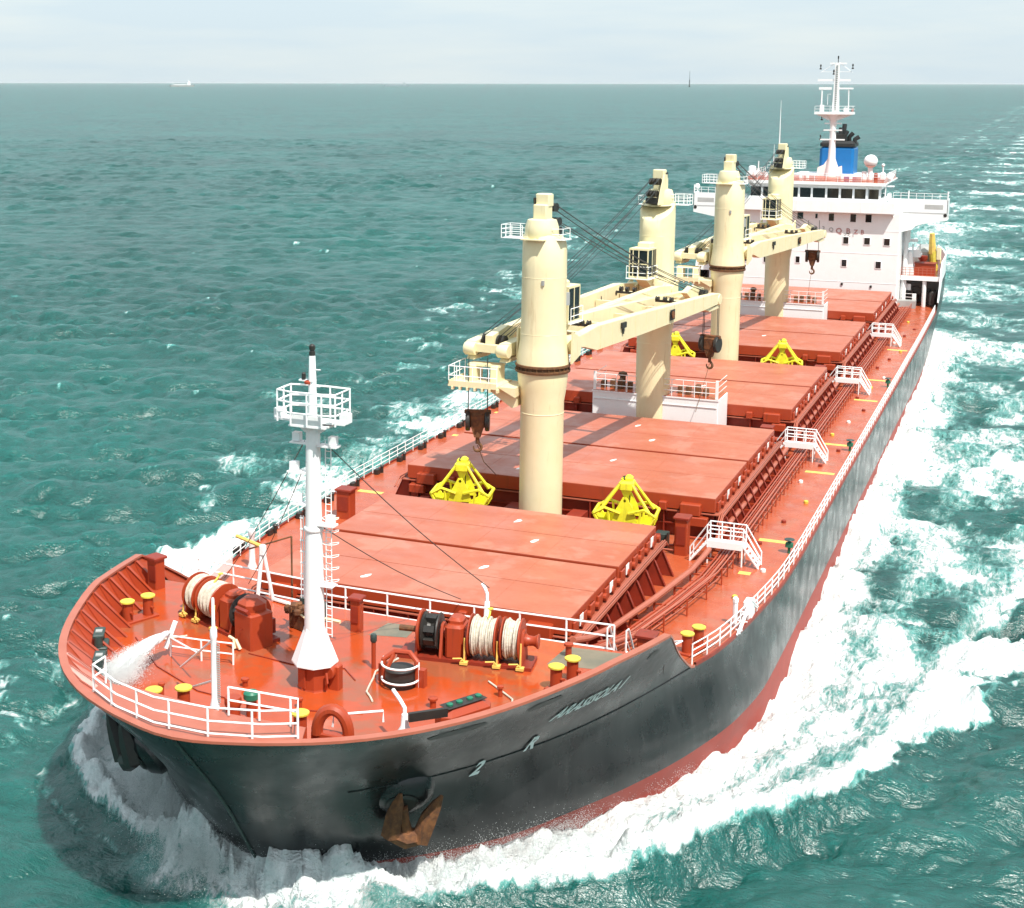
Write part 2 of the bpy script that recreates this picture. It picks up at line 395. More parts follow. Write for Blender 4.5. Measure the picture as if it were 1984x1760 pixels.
# knuckle line where the forecastle plating meets the side
for sg in (1, -1):
    mb = MB(); pts = [(sg*(halfb(y, .02+.02*(-9.6-y))+.015), y, .02+.02*(-9.6-y)) for y in np.arange(-29, -9.3, .8)]
    mb.tube(pts, .035, 5); obj('knuckle_bar', mb, M['black'], ship)
# bulwark stays: slanting plates from the capping rail down to the deck
stv = []
def normal_at(y, z):
    a = (halfb(y-.3, z), y-.3); b = (halfb(y+.3, z), y+.3); t = Vector((b[0]-a[0], .6, 0)).normalized(); return Vector((-t.y, t.x, 0))
for sg in (-1, 1):
    ylist = np.arange(-31.5, -15.8, 1.15)
    for y in ylist:
        zt = topz(y)-.08; b = halfb(y, zt); n = normal_at(y, zt); mb = MB()
        b2 = halfb(y, FZ)
        top0 = Vector((b, y, zt))+n*.14; top1 = Vector((b, y, zt))+n*.30; bot0 = Vector((b2, y, FZ+.005))+n*.14; bot1 = Vector((b2, y, FZ+.005))+n*.95
        t = Vector((-n.y, n.x, 0))*.035
        outer = [Vector((halfb(y, z_), y, z_))+n*.14 for z_ in np.linspace(FZ+.005, zt, 6)]
        q = [top1, bot1]+outer; nq = len(q); v = [p+t for p in q]+[p-t for p in q]
        v = [(sg*max(p.x, 0), p.y, p.z) for p in v]
        mb.add(v, [tuple(range(nq)), tuple(range(2*nq-1, nq-1, -1))]+[(i_, nq+i_, nq+(i_+1) % nq, (i_+1) % nq) for i_ in range(nq)])
        e = [top1+n*.005, bot1+n*.005]; fl = Vector((-n.y, n.x, 0))*.10
        v = [(sg*max(p.x, 0), p.y, p.z) for p in (e[0]+fl, e[0]-fl, e[1]-fl, e[1]+fl)]; v2 = [(x+sg*n.x*.03, yy+n.y*.03, z) for x, yy, z in v]
        mb.add(v+v2, [(0, 1, 2, 3), (7, 6, 5, 4), (0, 4, 5, 1), (1, 5, 6, 2), (2, 6, 7, 3), (3, 7, 4, 0)])
        obj('bulwark_stay', mb, M['red'], ship)
# lettering on the bow and the aft marks, wrapped on to the plating
def letters(txt, size, place, m, name, shear=0, space=1.0, parent=None):
    cu = bpy.data.curves.new('lettering', 'FONT'); cu.body = txt; cu.size = size; cu.shear = shear; cu.space_character = space; cu.resolution_u = 2; cu.offset = .035*size
    o = bpy.data.objects.new('lettering', cu); COL.objects.link(o)
    dg = bpy.context.evaluated_depsgraph_get(); me = bpy.data.meshes.new_from_object(o.evaluated_get(dg)); bpy.data.objects.remove(o)
    bm = MB(); bm.v = [tuple(place(v.co.x, v.co.y)) for v in me.vertices]; bm.f = [tuple(p.vertices) for p in me.polygons]; bm.sm = [False]*len(bm.f)
    return obj(name, bm, m, parent or ship)
# arc length along the port bow at a given height
def along(y0, s, z):
    y = y0
    for _ in range(6):
        dx = (halfb(y+.2, z)-halfb(y-.2, z))/.4; y = y0+s/math.sqrt(1+dx*dx)
    return y
def on_bow(y0, zb, sg=1, drop=0):
    def f(a, b):
        z = zb+b+drop*a; y = along(y0, a, zb); n = normal_at(y, z)
        return (sg*(halfb(y, z)-n.x*.06), y-n.y*.06, z)
    return f
letters('ARASISOLA I', .88, on_bow(-22.1, 1.75), M['mark'], 'ship_name', shear=.12, space=1.0)
letters('2', .95, on_bow(-24.5, -.2), M['mark'], 'bow_mark', shear=.2)
letters('R', .95, on_bow(-22.2, .2), M['mark'], 'bow_mark', shear=.2)
# long chock slots in the port and starboard bulwark plating
for sg in (1, -1):
    for y0, ln, zc in ((-29.4, 2.6, 3.55), (-25.2, 2.0, 3.5), (-16.8, .9, 3.1)):
        mb = MB(); rows = []
        for k in range(9):
            a = k/8; yy = along(y0, a*ln, zc); hh = .19*math.sqrt(max(1-(2*a-1)**6, .02)); n = normal_at(yy, zc)
            rows.append([(sg*(halfb(yy, zc+s*hh)-n.x*.02), yy-n.y*.02, zc+s*hh) for s in (-1, 1)])
        mb.grid(rows, smooth=False, flip=(sg < 0)); obj('chock_slot', mb, M['dark'], ship)

# ------------------------------------------------------------------ hatch coamings and covers
HATCH = [(-12.5, 4.2, 8.6), (11.4, 32.1, 10.55), (39.8, 59.3, 10.55), (67.9, 88.0, 10.55), (95.0, 114.2, 10.55)]
CZ, HT = 1.72, 2.72
ordn = ['foremost', 'second', 'middle', 'fourth', 'aftmost']
lab = ['red folding hatch cover directly behind the forecastle rail',
       'red folding hatch cover crossed by dark crane shadows, behind the front cream crane',
       'red folding hatch cover behind the white deckhouse of the second crane',
       'red folding hatch cover between the third and fourth cranes',
       'red folding hatch cover directly in front of the white accommodation block']
cm = MB(); cm.box((0, 0, 0), (.06, 0, 0))
def stay_plate():
    mb = MB(); t = .03
    q = [(0, CZ-.06), (.52, CZ-.06), (.62, CZ-.25), (1.25, .02), (0, .02)]
    v = [(x, -t, z) for x, z in q]+[(x, t, z) for x, z in q]; n = 5
    mb.add(v, [tuple(range(n-1, -1, -1)), tuple(range(n, 2*n))]+[(i, (i+1) % n, n+(i+1) % n, n+i) for i in range(n)])
    mb.add([(.60, -.09, CZ-.25), (.60, .09, CZ-.25), (1.25, .09, .02), (1.25, -.09, .02), (.64, -.09, CZ-.25), (.64, .09, CZ-.25), (1.29, .09, .02), (1.29, -.09, .02)], [(3, 2, 1, 0), (4, 5, 6, 7), (0, 1, 5, 4), (2, 3, 7, 6), (1, 2, 6, 5), (3, 0, 4, 7)])
    return mb
for hi, (y0, y1, w) in enumerate(HATCH):
    mb = MB(); t = .12
    mb.bb((-w, y0+.35, 0), (w, y0+.35+t, CZ-.05)); mb.bb((-w, y1-.35-t, 0), (w, y1-.35, CZ-.05))
    mb.bb((-w-.02, y0+.35, 0), (-w+.1, y1-.35, CZ-.06)); mb.bb((w-.1, y0+.35, 0), (w+.02, y1-.35, CZ-.06))
    cmo = obj('hatch_coaming', mb, M['dred'], ship)
    tb = MB(); tb.bb((w-.2, y0-.1, CZ-.06), (w+.62, y1+.1, CZ)); tb.bb((-w-.62, y0-.1, CZ-.06), (-w+.2, y1+.1, CZ))
    tb.bb((-w+.2, y0-.1, CZ-.06), (w-.2, y0+.5, CZ)); tb.bb((-w+.2, y1-.5, CZ-.06), (w-.2, y1+.1, CZ))
    obj('coaming_top_bar', tb, M['rim'], cmo)
    pb = MB()
    for sg in (1, -1):
        for dx, dz in ((.50, .16), (.36, .10), (.58, .08)):
            pb.tube([(sg*(w+dx), y0-1.0+.2*dx, CZ+dz-.5), (sg*(w+dx), y0-.2, CZ+dz), (sg*(w+dx), y1+.2, CZ+dz), (sg*(w+dx), y1+.7, CZ+dz-.35)], .045, 6)
    obj('hydraulic_pipe', pb, M['rim'], cmo)
    src = None; n = int((y1-y0)/2.05)
    for sg in (1, -1):
        for k in range(n+1):
            yy = y0+.6+(y1-y0-1.2)*k/n
            if src is None:
                src = obj('coaming_stay', stay_plate(), M['dred'], ship); src.location = (w, yy, 0)
                ld = src.data
            else: mesh_at('coaming_stay', src, ship, (sg*w, yy, 0), 0 if sg > 0 else math.pi)
    fr = MB()
    for yy, d in ((y0+.35, -1), (y1-.35, 1)):
        for k in range(9):
            xx = -w+.8+(2*w-1.6)*k/8
            fr.box((xx, yy+d*.22, CZ/2), (.05, .44, CZ-.1))
        fr.bb((-w+.3, yy+d*.05, .8), (w-.3, yy+d*.30, .86))
    obj('coaming_web', fr, M['dred'], cmo)
    # the cover: four leaves, hinged in pairs
    t = thing('hatch_cover', lab[hi], 'hatch cover', (0, (y0+y1)/2, CZ), 'folding hatch covers over the holds')
    c = (y0+y1)/2; q = (y1-y0)/4; e = [y0, y0+q-.02, y0+q+.03, c-.22, c+.22, c+q-.03, c+q+.02, y1]
    for k in range(4):
        mb = MB(); a, b = e[2*k], e[2*k+1]
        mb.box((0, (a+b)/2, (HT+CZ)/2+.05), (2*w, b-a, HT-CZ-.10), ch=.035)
        p = obj('cover_panel', mb, M['red'], t)  # shade and dirt of the sides put into this darker red
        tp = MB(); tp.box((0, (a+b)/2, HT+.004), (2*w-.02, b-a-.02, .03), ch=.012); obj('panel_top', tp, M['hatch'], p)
        sm_ = MB()
        for kk in range(3): sm_.box((-w+2*w*(kk+1)/4, (a+b)/2, HT+.021), (.025, b-a-.1, .012))
        obj('weld_seam', sm_, M['hatch'], p)
        sk = MB()
        for sg in (1, -1):
            nn = 3
            for i in range(nn):
                yy = a+(b-a)*(i+.5)/nn
                sk.box((sg*(w+.06), yy, CZ+.38), (.16, .75, .62), ch=.05)
                sk.cyl((sg*(w+.05), yy+.75, CZ+.28), (sg*(w+.24), yy+.75, CZ+.28), .2, n=10)
        obj('side_fitting', sk, M['red'], p)
        wp = MB()
        for sg in (1, -1):
            yy = a+(b-a)*(.33+.3*((k+hi) % 2)); wp.box((sg*(w+.16), yy, CZ+.52), (.03, .55, .55))
        obj('white_plate', wp, M['mark'], p)
    pd = []
    for (xx, fy) in ((-3.2, .10), (2.0, .33), (3.0, .66), (.8, .86), (-1.2, .52), (4.1, .48)):
        if (hi > 1 and fy > .4) or fy in (.52, .48): continue
        mb = MB(); r0 = random.Random(hi*10+int(fy*100)); poly = [(xx+.17*math.cos(i*math.pi/5)*(.6+.7*r0.random())+.1*math.sin(i*math.pi/5), y0+(y1-y0)*fy+.36*math.sin(i*math.pi/5)*(.8+.4*r0.random())) for i in range(10)]
        mb.prism(poly, HT+.01, HT+.024); obj('paint_spot', mb, M['mark'], t)
    ct = MB(); ct.bb((-w+.1, c-.22, CZ+.1), (w-.1, c+.22, HT-.62)); obj('centre_joint', ct, M['dred'], t)
    # end fittings and stoppers under the front edge
    ef = MB()
    for sg in (1, -1):
        ef.box((sg*(w-1.5), y0-.12, CZ+.25), (1.3, .7, .7), ch=.06); ef.box((sg*(w-.9), y0-.35, CZ-.45), (1.1, .5, .55), ch=.05)
        ef.box((sg*(w-3.3), y0-.14, CZ+.3), (.5, .4, .5), ch=.05); ef.box((sg*(w-5.6), y0-.10, CZ+.28), (.45, .3, .6), ch=.05)
    obj('end_stopper', ef, M['red'], t)
# ------------------------------------------------------------------ deck cranes
def make_crane():
    t = local('deck_crane', '', 'crane', 'cream deck cranes along the centre line')
    mb = MB()
    mb.lathe((0, 0, 0), [(1.37, 0), (1.37, 8.7), (1.5, 9.5), (1.58, 10.3), (1.58, 10.62)], 40)
    mb.lathe((0, 0, 0), [(1.375, 7.96), (1.39, 8.0), (1.375, 8.04)], 40)
    obj('pedestal', mb, M['cream'], t)
    mb = MB(); mb.lathe((0, 0, 0), [(1.72, 10.62), (1.74, 10.66), (1.74, 10.78), (1.60, 10.80), (1.60, 10.98), (1.74, 11.0), (1.74, 11.12), (1.70, 11.15)], 40)
    for k in range(28):
        a = k*2*math.pi/28; mb.cyl((1.66*math.cos(a), 1.66*math.sin(a), 10.75), (1.66*math.cos(a), 1.66*math.sin(a), 11.05), .04, n=5)
    obj('slew_ring', mb, M['drust'], t)
    # revolving column, its top cut off slanting towards the jib
    mb = MB(); rows = []; n = 40
    def rad(z): return float(np.interp(z, [11.15, 11.5, 12.6, 14, 30], [1.66, 1.62, 1.46, 1.40, 1.38]))
    for z in (11.15, 11.5, 12.0, 12.6, 13.3, 14.0, 15.0, 16.0, 17.0):
        rows.append([(rad(z)*math.sin(2*math.pi*i/n), -rad(z)*math.cos(2*math.pi*i/n), z) for i in range(n+1)])
    def cut(i):
        y = -math.cos(2*math.pi*i/n); return 19.15 - 1.25*max(0, y+.15)
    rows.append([(1.38*math.sin(2*math.pi*i/n), -1.38*math.cos(2*math.pi*i/n), cut(i)) for i in range(n+1)])
    rows.append([(1.30*math.sin(2*math.pi*i/n), -1.30*math.cos(2*math.pi*i/n), cut(i)+.1) for i in range(n+1)])
    mb.grid(rows); mb.add(rows[-1][:-1], [tuple(range(n))])
    hs = obj('crane_column', mb, M['cream'], t, angle=40)
    for z in (13.05, 16.6):
        s = MB(); s.lathe((0, 0, z), [(rad(z)-.01, -.03), (rad(z)+.012, 0), (rad(z)-.01, .03)], 40); obj('weld_seam', s, M['cream'], hs)
    s = MB(); s.box((.55, -1.33, 16.35), (.16, .12, .3)); s.box((1.30, .62, 15.2), (.16, .3, .8), rz=-.4); obj('junction_box', s, M['grey'], hs)
    # head: tapering housing with the sheave block on the jib side
    HEAD = []
    mb = MB(); mb.lathe((-.05, -.35, 17.3), [(1.0, 0), (1.06, .15), (1.04, 1.1), (.9, 1.75), (.62, 1.85)], 14)
    mb.box((.35, -.45, 18.2), (.8, .9, 1.3), ch=.1); mb.box((-.05, -.3, 19.7), (.95, .9, 1.6), ch=.09); mb.box((.0, -.15, 20.9), (.95, .7, 1.15), ch=.08)
    mb.prism([(-.5, 17.4), (1.5, 17.4), (1.1, 19.0), (.45, 20.9), (-.2, 20.9)], -.64, -.54, 'yz')
    hd = obj('head_housing', mb, M['cream'], t)
    mb = MB(); mb.lathe((0, 0, 0), [(1.05, 17.18), (1.25, 17.22), (1.25, 17.30), (1.05, 17.34)], 20); mb.box((-.1, -1.45, 17.3), (1.5, .5, .1)); obj('head_ledge', mb, M['cream'], hd)
    for x, y, z, r in ((-.3, .75, 20.1, .42), (0, .75, 20.1, .42), (.3, .75, 20.1, .42), (-.3, 1.25, 18.7, .4), (0, 1.25, 18.7, .4), (.3, 1.25, 18.7, .4)):
        mb = MB(); mb.lathe((x-.08, y, z), [(r, 0), (r*.86, .05), (r*.86, .11), (r, .16)], 16, ax='x'); obj('sheave', mb, M['dark'], hd)
    mb = MB(); mb.bb((-.5, .55, 17.5), (.5, 1.35, 18.2)); mb.bb((-.45, -.7, 20.5), (-.49, -.2, 21.1)); obj('sheave_block', mb, M['dark'], hd)
    # service basket at the back of the head
    mb = MB()
    x0, x1, y0, y1 = -2.35, -.9, -1.35, -.15
    mb.bb((x0, y0, 17.28), (x1, y1, 17.34))
    for z in (17.75, 18.15, 18.55):
        mb.tube([(x1, y0, z), (x0, y0, z), (x0, y1, z), (x1, y1, z)], .03, 5)
    for (x, y) in ((x0, y0), ((x0+x1)/2, y0), (x1, y0), (x0, y1), ((x0+x1)/2, y1), (x0, (y0+y1)/2)): mb.cyl((x, y, 17.3), (x, y, 18.55), .03, n=5)
    obj('service_basket', mb, M['white'], t)
    mb = MB()
    for z in (17.8, 18.3): mb.tube([(.9, -.9, z), (1.5, -.6, z), (1.55, .3, z), (1.0, .8, z)], .025, 5)
    for (x, y) in ((1.5, -.6), (1.55, .3)): mb.cyl((x, y, 17.3), (x, y, 18.3), .025, n=5)
    mb.prism([(.8, -.9), (1.6, -.65), (1.65, .35), (.9, .85)], 17.24, 17.3); obj('head_railing', mb, M['white'], t)
    for o_ in [c for c in bpy.data.objects if c.parent == t and c.name.split('.')[0] in ('head_housing', 'service_basket', 'head_railing')]:
        o_.scale = (1, 1, .66); o_.location = (0, 0, 19.0-17.3*.66)
    # driver's cab on the jib side
    mb = MB(); mb.bb((-.95, 1.55, 13.45), (.62, 1.62, 15.75)); mb.bb((-.95, 1.55, 15.66), (.62, 3.35, 15.8)); mb.bb((-.95, 1.55, 13.45), (.62, 3.35, 13.62))
    for x in (-.92, .59):
        for y in (1.6, 2.45, 3.3): mb.box((x, y, 14.6), (.08, .08, 2.2))
    mb.bb((-.95, 3.24, 14.55), (.62, 3.34, 14.63)); mb.box((-.17, 3.3, 14.6), (.07, .07, 2.2)); mb.box((.3, 3.3, 14.6), (.07, .07, 2.2))
    mb.prism([(1.2, 12.5), (1.55, 12.6), (3.0, 13.45), (1.2, 13.45)], -.6, .3, 'yz'); mb.bb((-.7, 1.3, 15.8), (.4, 2.3, 16.2), ch=.1)
    cb = obj('cab', mb, M['cream'], t)
    for a, b in (((-.9, 3.26, 13.65), (.57, 3.30, 15.64)), ((.57, 1.65, 13.65), (.60, 3.25, 15.64)), ((-.94, 1.65, 13.65), (-.91, 3.25, 15.64))):
        g = MB(); g.bb(a, b); obj('cab_window', g, M['glass'], cb)
    mb = MB()
    for z in (13.9, 14.4): mb.tube([(.75, 1.7, z), (.75, 3.5, z), (-1.08, 3.5, z), (-1.08, 1.7, z)], .03, 5)
    for x, y in ((.75, 1.7), (.75, 3.5), (-.17, 3.5), (-1.08, 3.5), (-1.08, 1.7)): mb.cyl((x, y, 13.45), (x, y, 14.4), .03, n=5)
    mb.bb((-1.1, 1.6, 13.40), (.78, 3.55, 13.46)); obj('cab_railing', mb, M['white'], cb)
    cb.location.x = .33
    # jib: two box girders joined by cross members, hammer head at the tip
    JL = 28.6
    def girder(sg):
        mb = MB(); rows = []
        st = [(1.0, 1.55, .55, .60), (2.0, 1.62, .95, .85), (4, 1.60, .36, 1.55), (12, 1.52, .36, 1.45), (20, 1.40, .34, 1.2), (25.5, 1.28, .32, 1.0), (JL, 1.18, .34, .80)]
        for (y, x, hw, hh) in st:
            zc = 12.35-(y/JL)*.55 + (.12 if y < 3 else 0); hw = .33
            rows.append([(sg*(x-hw), y, zc-hh/2), (sg*(x+hw), y, zc-hh/2), (sg*(x+hw), y, zc+hh/2), (sg*(x-hw), y, zc+hh/2), (sg*(x-hw), y, zc-hh/2)])
        mb.grid(rows, smooth=False, flip=(sg < 0)); mb.add(rows[0][:4], [(3, 2, 1, 0)]); mb.add(rows[-1][:4], [(0, 1, 2, 3)])
        for k in range(1, 13):
            y = 2.5+k*2.0; 
            z = 12.35-(y/JL)*.55; hh = float(np.interp(y, [q[0] for q in st], [q[3] for q in st]))
            mb.box((sg*(float(np.interp(y, [q[0] for q in st], [q[1] for q in st]))+.34), y, z+.1), (.015, .05, hh*.9))
        return mb
    for sg in (1, -1):
        g = obj('jib_girder', girder(sg), M['cream'], t)
        hl = MB()
        for y in (5, 8, 11, 14): hl.lathe((sg*(1.6-.36)-.01, y, 12.35-(y/JL)*.55+.2), [(.2, 0), (.2, .02)], 10, ax='x')
        obj('lightening_hole', hl, M['dark'], g)
        br = MB(); br.lathe((sg*1.5-.35, 1.1, 12.25), [(.55, 0), (.62, .1), (.62, .6), (.55, .7)], 14, ax='x')
        br.prism([(.1, 11.2), (1.3, 11.6), (1.6, 12.6), (.2, 13.2)], sg*1.1-.06, sg*1.1+.06, 'yz'); br.prism([(.1, 11.2), (1.3, 11.6), (1.6, 12.6), (.2, 13.2)], sg*1.9-.06, sg*1.9+.06, 'yz')
        obj('jib_hinge', br, M['cream'], t)
    mb = MB()
    for y, d in ((4.2, .6), (9, .3), (14, .3), (19, .3), (23.5, .6), (26.3, 1.6), (JL-.15, .5)):
        z = 12.35-(y/JL)*.55; mb.box((0, y, z), (2.3, d, .5))
    mb.prism([(24.6, 12.6), (26.2, 13.0), (28.4, 12.6), (28.4, 11.7), (26.6, 11.5)], -.25, .25, 'yz')
    obj('jib_cross_member', mb, M['cream'], t)
    mb = MB()
    for sg in (1, -1):
        mb.lathe((sg*1.18-.38, JL, 11.72), [(.40, 0), (.44, .06), (.44, .70), (.40, .76)], 16, ax='x')
        mb.prism([(25.4, 11.3), (28.5, 11.25), (28.7, 11.02), (26.6, 10.98)], sg*1.18-.26, sg*1.18+.26, 'yz')
    obj('jib_nose', mb, M['cream'], t)
    for x in (-.7, -.35, 0, .35, .7):
        s = MB(); s.lathe((x-.07, 27.6, 12.15), [(.42, 0), (.36, .05), (.36, .09), (.42, .14)], 14, ax='x'); obj('jib_sheave', s, M['dark'], t)
    fl = MB(); fl.box((1.98, 8.2, 12.55), (.12, .75, .38)); fl.box((1.95, 8.2, 12.2), (.06, .22, .5)); fl.box((1.86, 17.5, 12.0), (.03, .9, .75)); obj('jib_floodlight', fl, M['dark'], t)
    fl = MB(); fl.lathe((1.90, 17.5, 12.0), [(.28, 0), (.28, .05)], 10, ax='x'); obj('jib_port', fl, M['rust'], t)
    # winch gear lying between the girders
    wb = MB()
    for y, r in ((5.6, .22), (20.5, .22)):
        for x in (-.5, .1, .6): wb.lathe((x-.12, y, 13.0-(y/JL)*.55), [(r, 0), (r*.8, .06), (r*.8, .16), (r, .22)], 12, ax='x')
        wb.box((0, y+.4, 12.8-(y/JL)*.55), (1.6, .2, .16))
    obj('rope_guide', wb, M['dark'], t)
    # luffing and hoisting ropes
    for k, (x, z0, y0) in enumerate(((-.4, 21.1, .85), (-.16, 20.9, .9), (.16, 21.1, .85), (.4, 20.9, .9), (-.3, 20.1, 1.45), (.3, 19.9, 1.45))):
        p0 = Vector((x, y0, z0)); p1 = Vector((x*2.4, 27.4, 12.5)); pts = []
        for i in range(9):
            a = i/8; p = p0.lerp(p1, a); p.z -= .35*math.sin(math.pi*a)*(1+.5*k/5); pts.append(p)
        mb = MB(); mb.tube(pts, .027, 5); obj('crane_rope', mb, M['wire'], t)
    return t
def make_rest(t, org):
    """railed rest for the neighbouring jib, bracketed to the pedestal"""
    mb = MB(); x0, x1, y0, y1, z = -5.5, -2.25, -2.3, .6, 9.75
    mb.bb((x0, y0, z-.14), (x1, y1, z)); mb.bb((x0, y0, z), (x1, y0+.05, z+.22)); mb.bb((x0, y0, z), (x0+.05, y1, z+.22))
    mb.prism([(-3.6, 9.6), (-1.3, 9.6), (-1.3, 8.4), (-1.6, 8.3)], -1.2, -.4, 'xz'); mb.prism([(-2.4, 9.7), (-1.2, 9.7), (-1.2, 9.1)], -1.8, .6, 'xz')
    for k in range(7): mb.box((x0+.3+k*.5, y0+.1, z-.24), (.12, .3, .2))
    mb.bb((-4.7, -.9, z), (-4.2, .5, z+1.05), ch=.05); mb.bb((-3.2, -.9, z), (-2.7, .5, z+1.05), ch=.05); mb.bb((-4.8, -.7, z+.95), (-2.6, .3, z+1.08))
    o = obj('jib_rest', mb, M['cream'], t)
    rl = MB()
    for zz in (.55, 1.15): rl.tube([(x1, y0+.05, z+zz), (x0+.03, y0+.05, z+zz), (x0+.03, y1, z+zz)], .032, 5)
    for k in range(7): xx = x0+.03+(x1-x0-.03)*k/6; rl.cyl((xx, y0+.05, z), (xx, y0+.05, z+1.15+(.25 if k == 6 else 0)), .032, n=5)
    for yy in (y0+1.0, y0+1.9, y1): rl.cyl((x0+.03, yy, z), (x0+.03, yy, z+1.15), .03, n=5)
    obj('jib_rest_railing', rl, M['white'], t)
def make_hook():
    t = local('hook_block', '', 'hook block', 'rusty hook blocks hanging from the jibs')
    mb = MB()
    for sx in (-1, 1): mb.lathe((sx*.62-.14, 0, -.1), [(.62, 0), (.66, .05), (.66, .23), (.62, .28)], 18, ax='x')
    obj('block_sheave', mb, M['dark'], t)
    mb = MB(); mb.box((0, 0, -.05), (1.0, .5, .9), ch=.08); mb.prism([(-.42, -.45), (.42, -.45), (.2, -1.15), (-.2, -1.15)], -.22, .22, 'xz'); mb.box((0, 0, .5), (1.7, .3, .25), ch=.05)
    mb.cyl((0, 0, -1.1), (0, 0, -1.6), .13, n=8); obj('block_body', mb, M['rust'], t)
    mb = MB(); pts = [(.02, 0, -1.45)]+[(.25*math.sin(a), 0, -1.85-.25*math.cos(a)+.02) for a in np.linspace(R_(150), R_(-110), 12)]
    mb.tube(pts, [.10]*9+[.08, .06, .05, .03], 7); obj('hook', mb, M['drust'], t)
    mb = MB()
    for x in (-.62, .62):
        for d in (-.12, .12): mb.cyl((x, d, .3), (x*.95, d, 4.0), .028, n=5)
    obj('hoist_rope', mb, M['wire'], t)
    return t
def make_grab():
    t = local('cargo_grab', '', 'grab', 'yellow cargo grabs parked between the hatches')
    shell = []
    for sg in (1, -1):
        mb = MB()
        # half bucket: curved back, flat cheeks, ribbed
        prof = [(.06, .1), (.75, .18), (1.45, .5), (1.98, 1.05), (2.08, 1.6), (1.35, 2.0), (.30, 1.7)]
        n = len(prof); v = [(sg*x, -1.05, z) for x, z in prof]+[(sg*x, 1.05, z) for x, z in prof]
        back = [(i, i+1, n+i+1, n+i) for i in range(4)]
        mb.add(v, back if sg < 0 else [f[::-1] for f in back])
        for yy in (-1.05, 1.05):
            c = [(sg*x, yy, z) for x, z in prof[:4]+[(1.2, 1.15), (.35, .7)]]; c2 = [(p[0], yy*.95, p[2]) for p in c]
            mb.add(c+c2, [tuple(range(6)), tuple(range(11, 5, -1))]+[(i, (i+1) % 6, 6+(i+1) % 6, 6+i) for i in range(6)])
        mb.add([(p[0]*.96, p[1], p[2]+.05) for p in v], [f[::-1] for f in back] if sg < 0 else back)
        for yy in (-.55, 0, .55):
            for i in range(4):
                a, b = prof[i], prof[i+1]; mb.tube([(sg*(a[0]+.03), yy, a[1]-.03), (sg*(b[0]+.05), yy, b[1])], .055, 4)
        mb.tube([(sg*2.08, -1.1, 1.6), (sg*2.08, 1.1, 1.6)], .12, 6)
        for yy in (-1.07, 1.07): mb.tube([(sg*2.08, yy, 1.6), (sg*1.35, yy, 2.0), (sg*.28, yy, 1.7)], .11, 5); mb.tube([(sg*.1, yy, .15), (sg*1.5, yy, .55), (sg*2.05, yy, 1.5)], .10, 5)
        mb.tube([(sg*1.1, -1.07, 1.9), (sg*.95, -1.07, .3)], .09, 5); mb.tube([(sg*1.1, 1.07, 1.9), (sg*.95, 1.07, .3)], .09, 5)
        obj('grab_shell', mb, M['yellow'], t)
        for yy in (-.62, .62):
            a = MB(); a.tube([(sg*1.75, yy*1.5, 1.65), (sg*.40, yy*.8, 3.45)], [.13, .10], 6); obj('grab_arm', a, M['yellow'], t)
    mb = MB(); mb.box((0, 0, 3.4), (1.0, 1.3, .55), ch=.14); mb.box((.12, 0, 3.75), (.55, .8, .45), ch=.14); mb.box((-.25, 0, 3.7), (.3, .6, .3), ch=.1); mb.prism([(-.45, 3.2), (.45, 3.2), (.12, 2.5), (-.12, 2.5)], -.3, .3, 'xz'); obj('grab_head', mb, M['yellow'], t)
    mb = MB(); mb.box((0, 0, 1.6), (.7, 1.7, .6), ch=.1)
    for yy in (-.95, .85): mb.prism([(-.85, 1.1), (.85, 1.1), (.6, 1.9), (.15, 2.7), (-.15, 2.7), (-.6, 1.9)], yy, yy+.1, 'xz')
    mb.cyl((0, -.95, 2.5), (0, .95, 2.5), .1, n=8); obj('grab_lower_block', mb, M['yellow'], t)
    mb = MB()
    for x in (-.15, .05, .2): mb.cyl((x, .05, 1.7), (x, .05, 3.3), .035, n=5)
    for x in (-.2, .1):
        mb.lathe((x, -.1, 1.95), [(.24, 0), (.24, .09)], 12, ax='x'); mb.lathe((x, -.1, 3.75), [(.2, 0), (.2, .09)], 12, ax='x')
    obj('grab_sheave', mb, M['dark'], t)
    return t
CR = [8.5, 36.6, 64.5, 92.6]; ang = R_(7.3)
crl = ['cream crane nearest the bow, its jib laid aft towards the bridge', 'second cream crane from the bow, its jib pointing forward past the front one',
       'third cream crane from the bow, its jib reaching aft beside the bridge front', 'cream crane closest to the white accommodation block']
c0 = make_crane(); cranes = []
for k, y in enumerate(CR):
    rz = -ang if k % 2 == 0 else math.pi-ang
    if k == 0: c = c0; c.location = (0, y, 0); c.rotation_euler = (0, 0, rz)
    else: c = copy_thing(c0, (0, y, 0), rz)
    c['label'] = crl[k]; cranes.append(c)
for k in (0, 2):
    # the rest is built in ship axes: turn it back by the crane's own angle
    n0 = set(bpy.data.objects); make_rest(cranes[k], None)
    for o in set(bpy.data.objects)-n0: o.rotation_euler = (0, 0, ang)
hb = make_hook(); first = True
for (loc, rz, l) in (((-4.0, 7.6, 7.3), .3, 'rusty hook block hanging over the side of the second hatch, below the railed jib rest'),
                 ((4.35, 37.4, 8.1), -.2, 'rusty hook block hanging beside the second crane, above its white deckhouse'),
                 ((3.8, 93.0, 9.2), .1, 'rusty hook block hanging in front of the white bridge wall')):
    if first: o = hb; o.location = loc; o.rotation_euler = (0, 0, rz); o['label'] = l; first = False
    else: o = copy_thing(hb, loc, rz, l)
gb = make_grab(); first = True
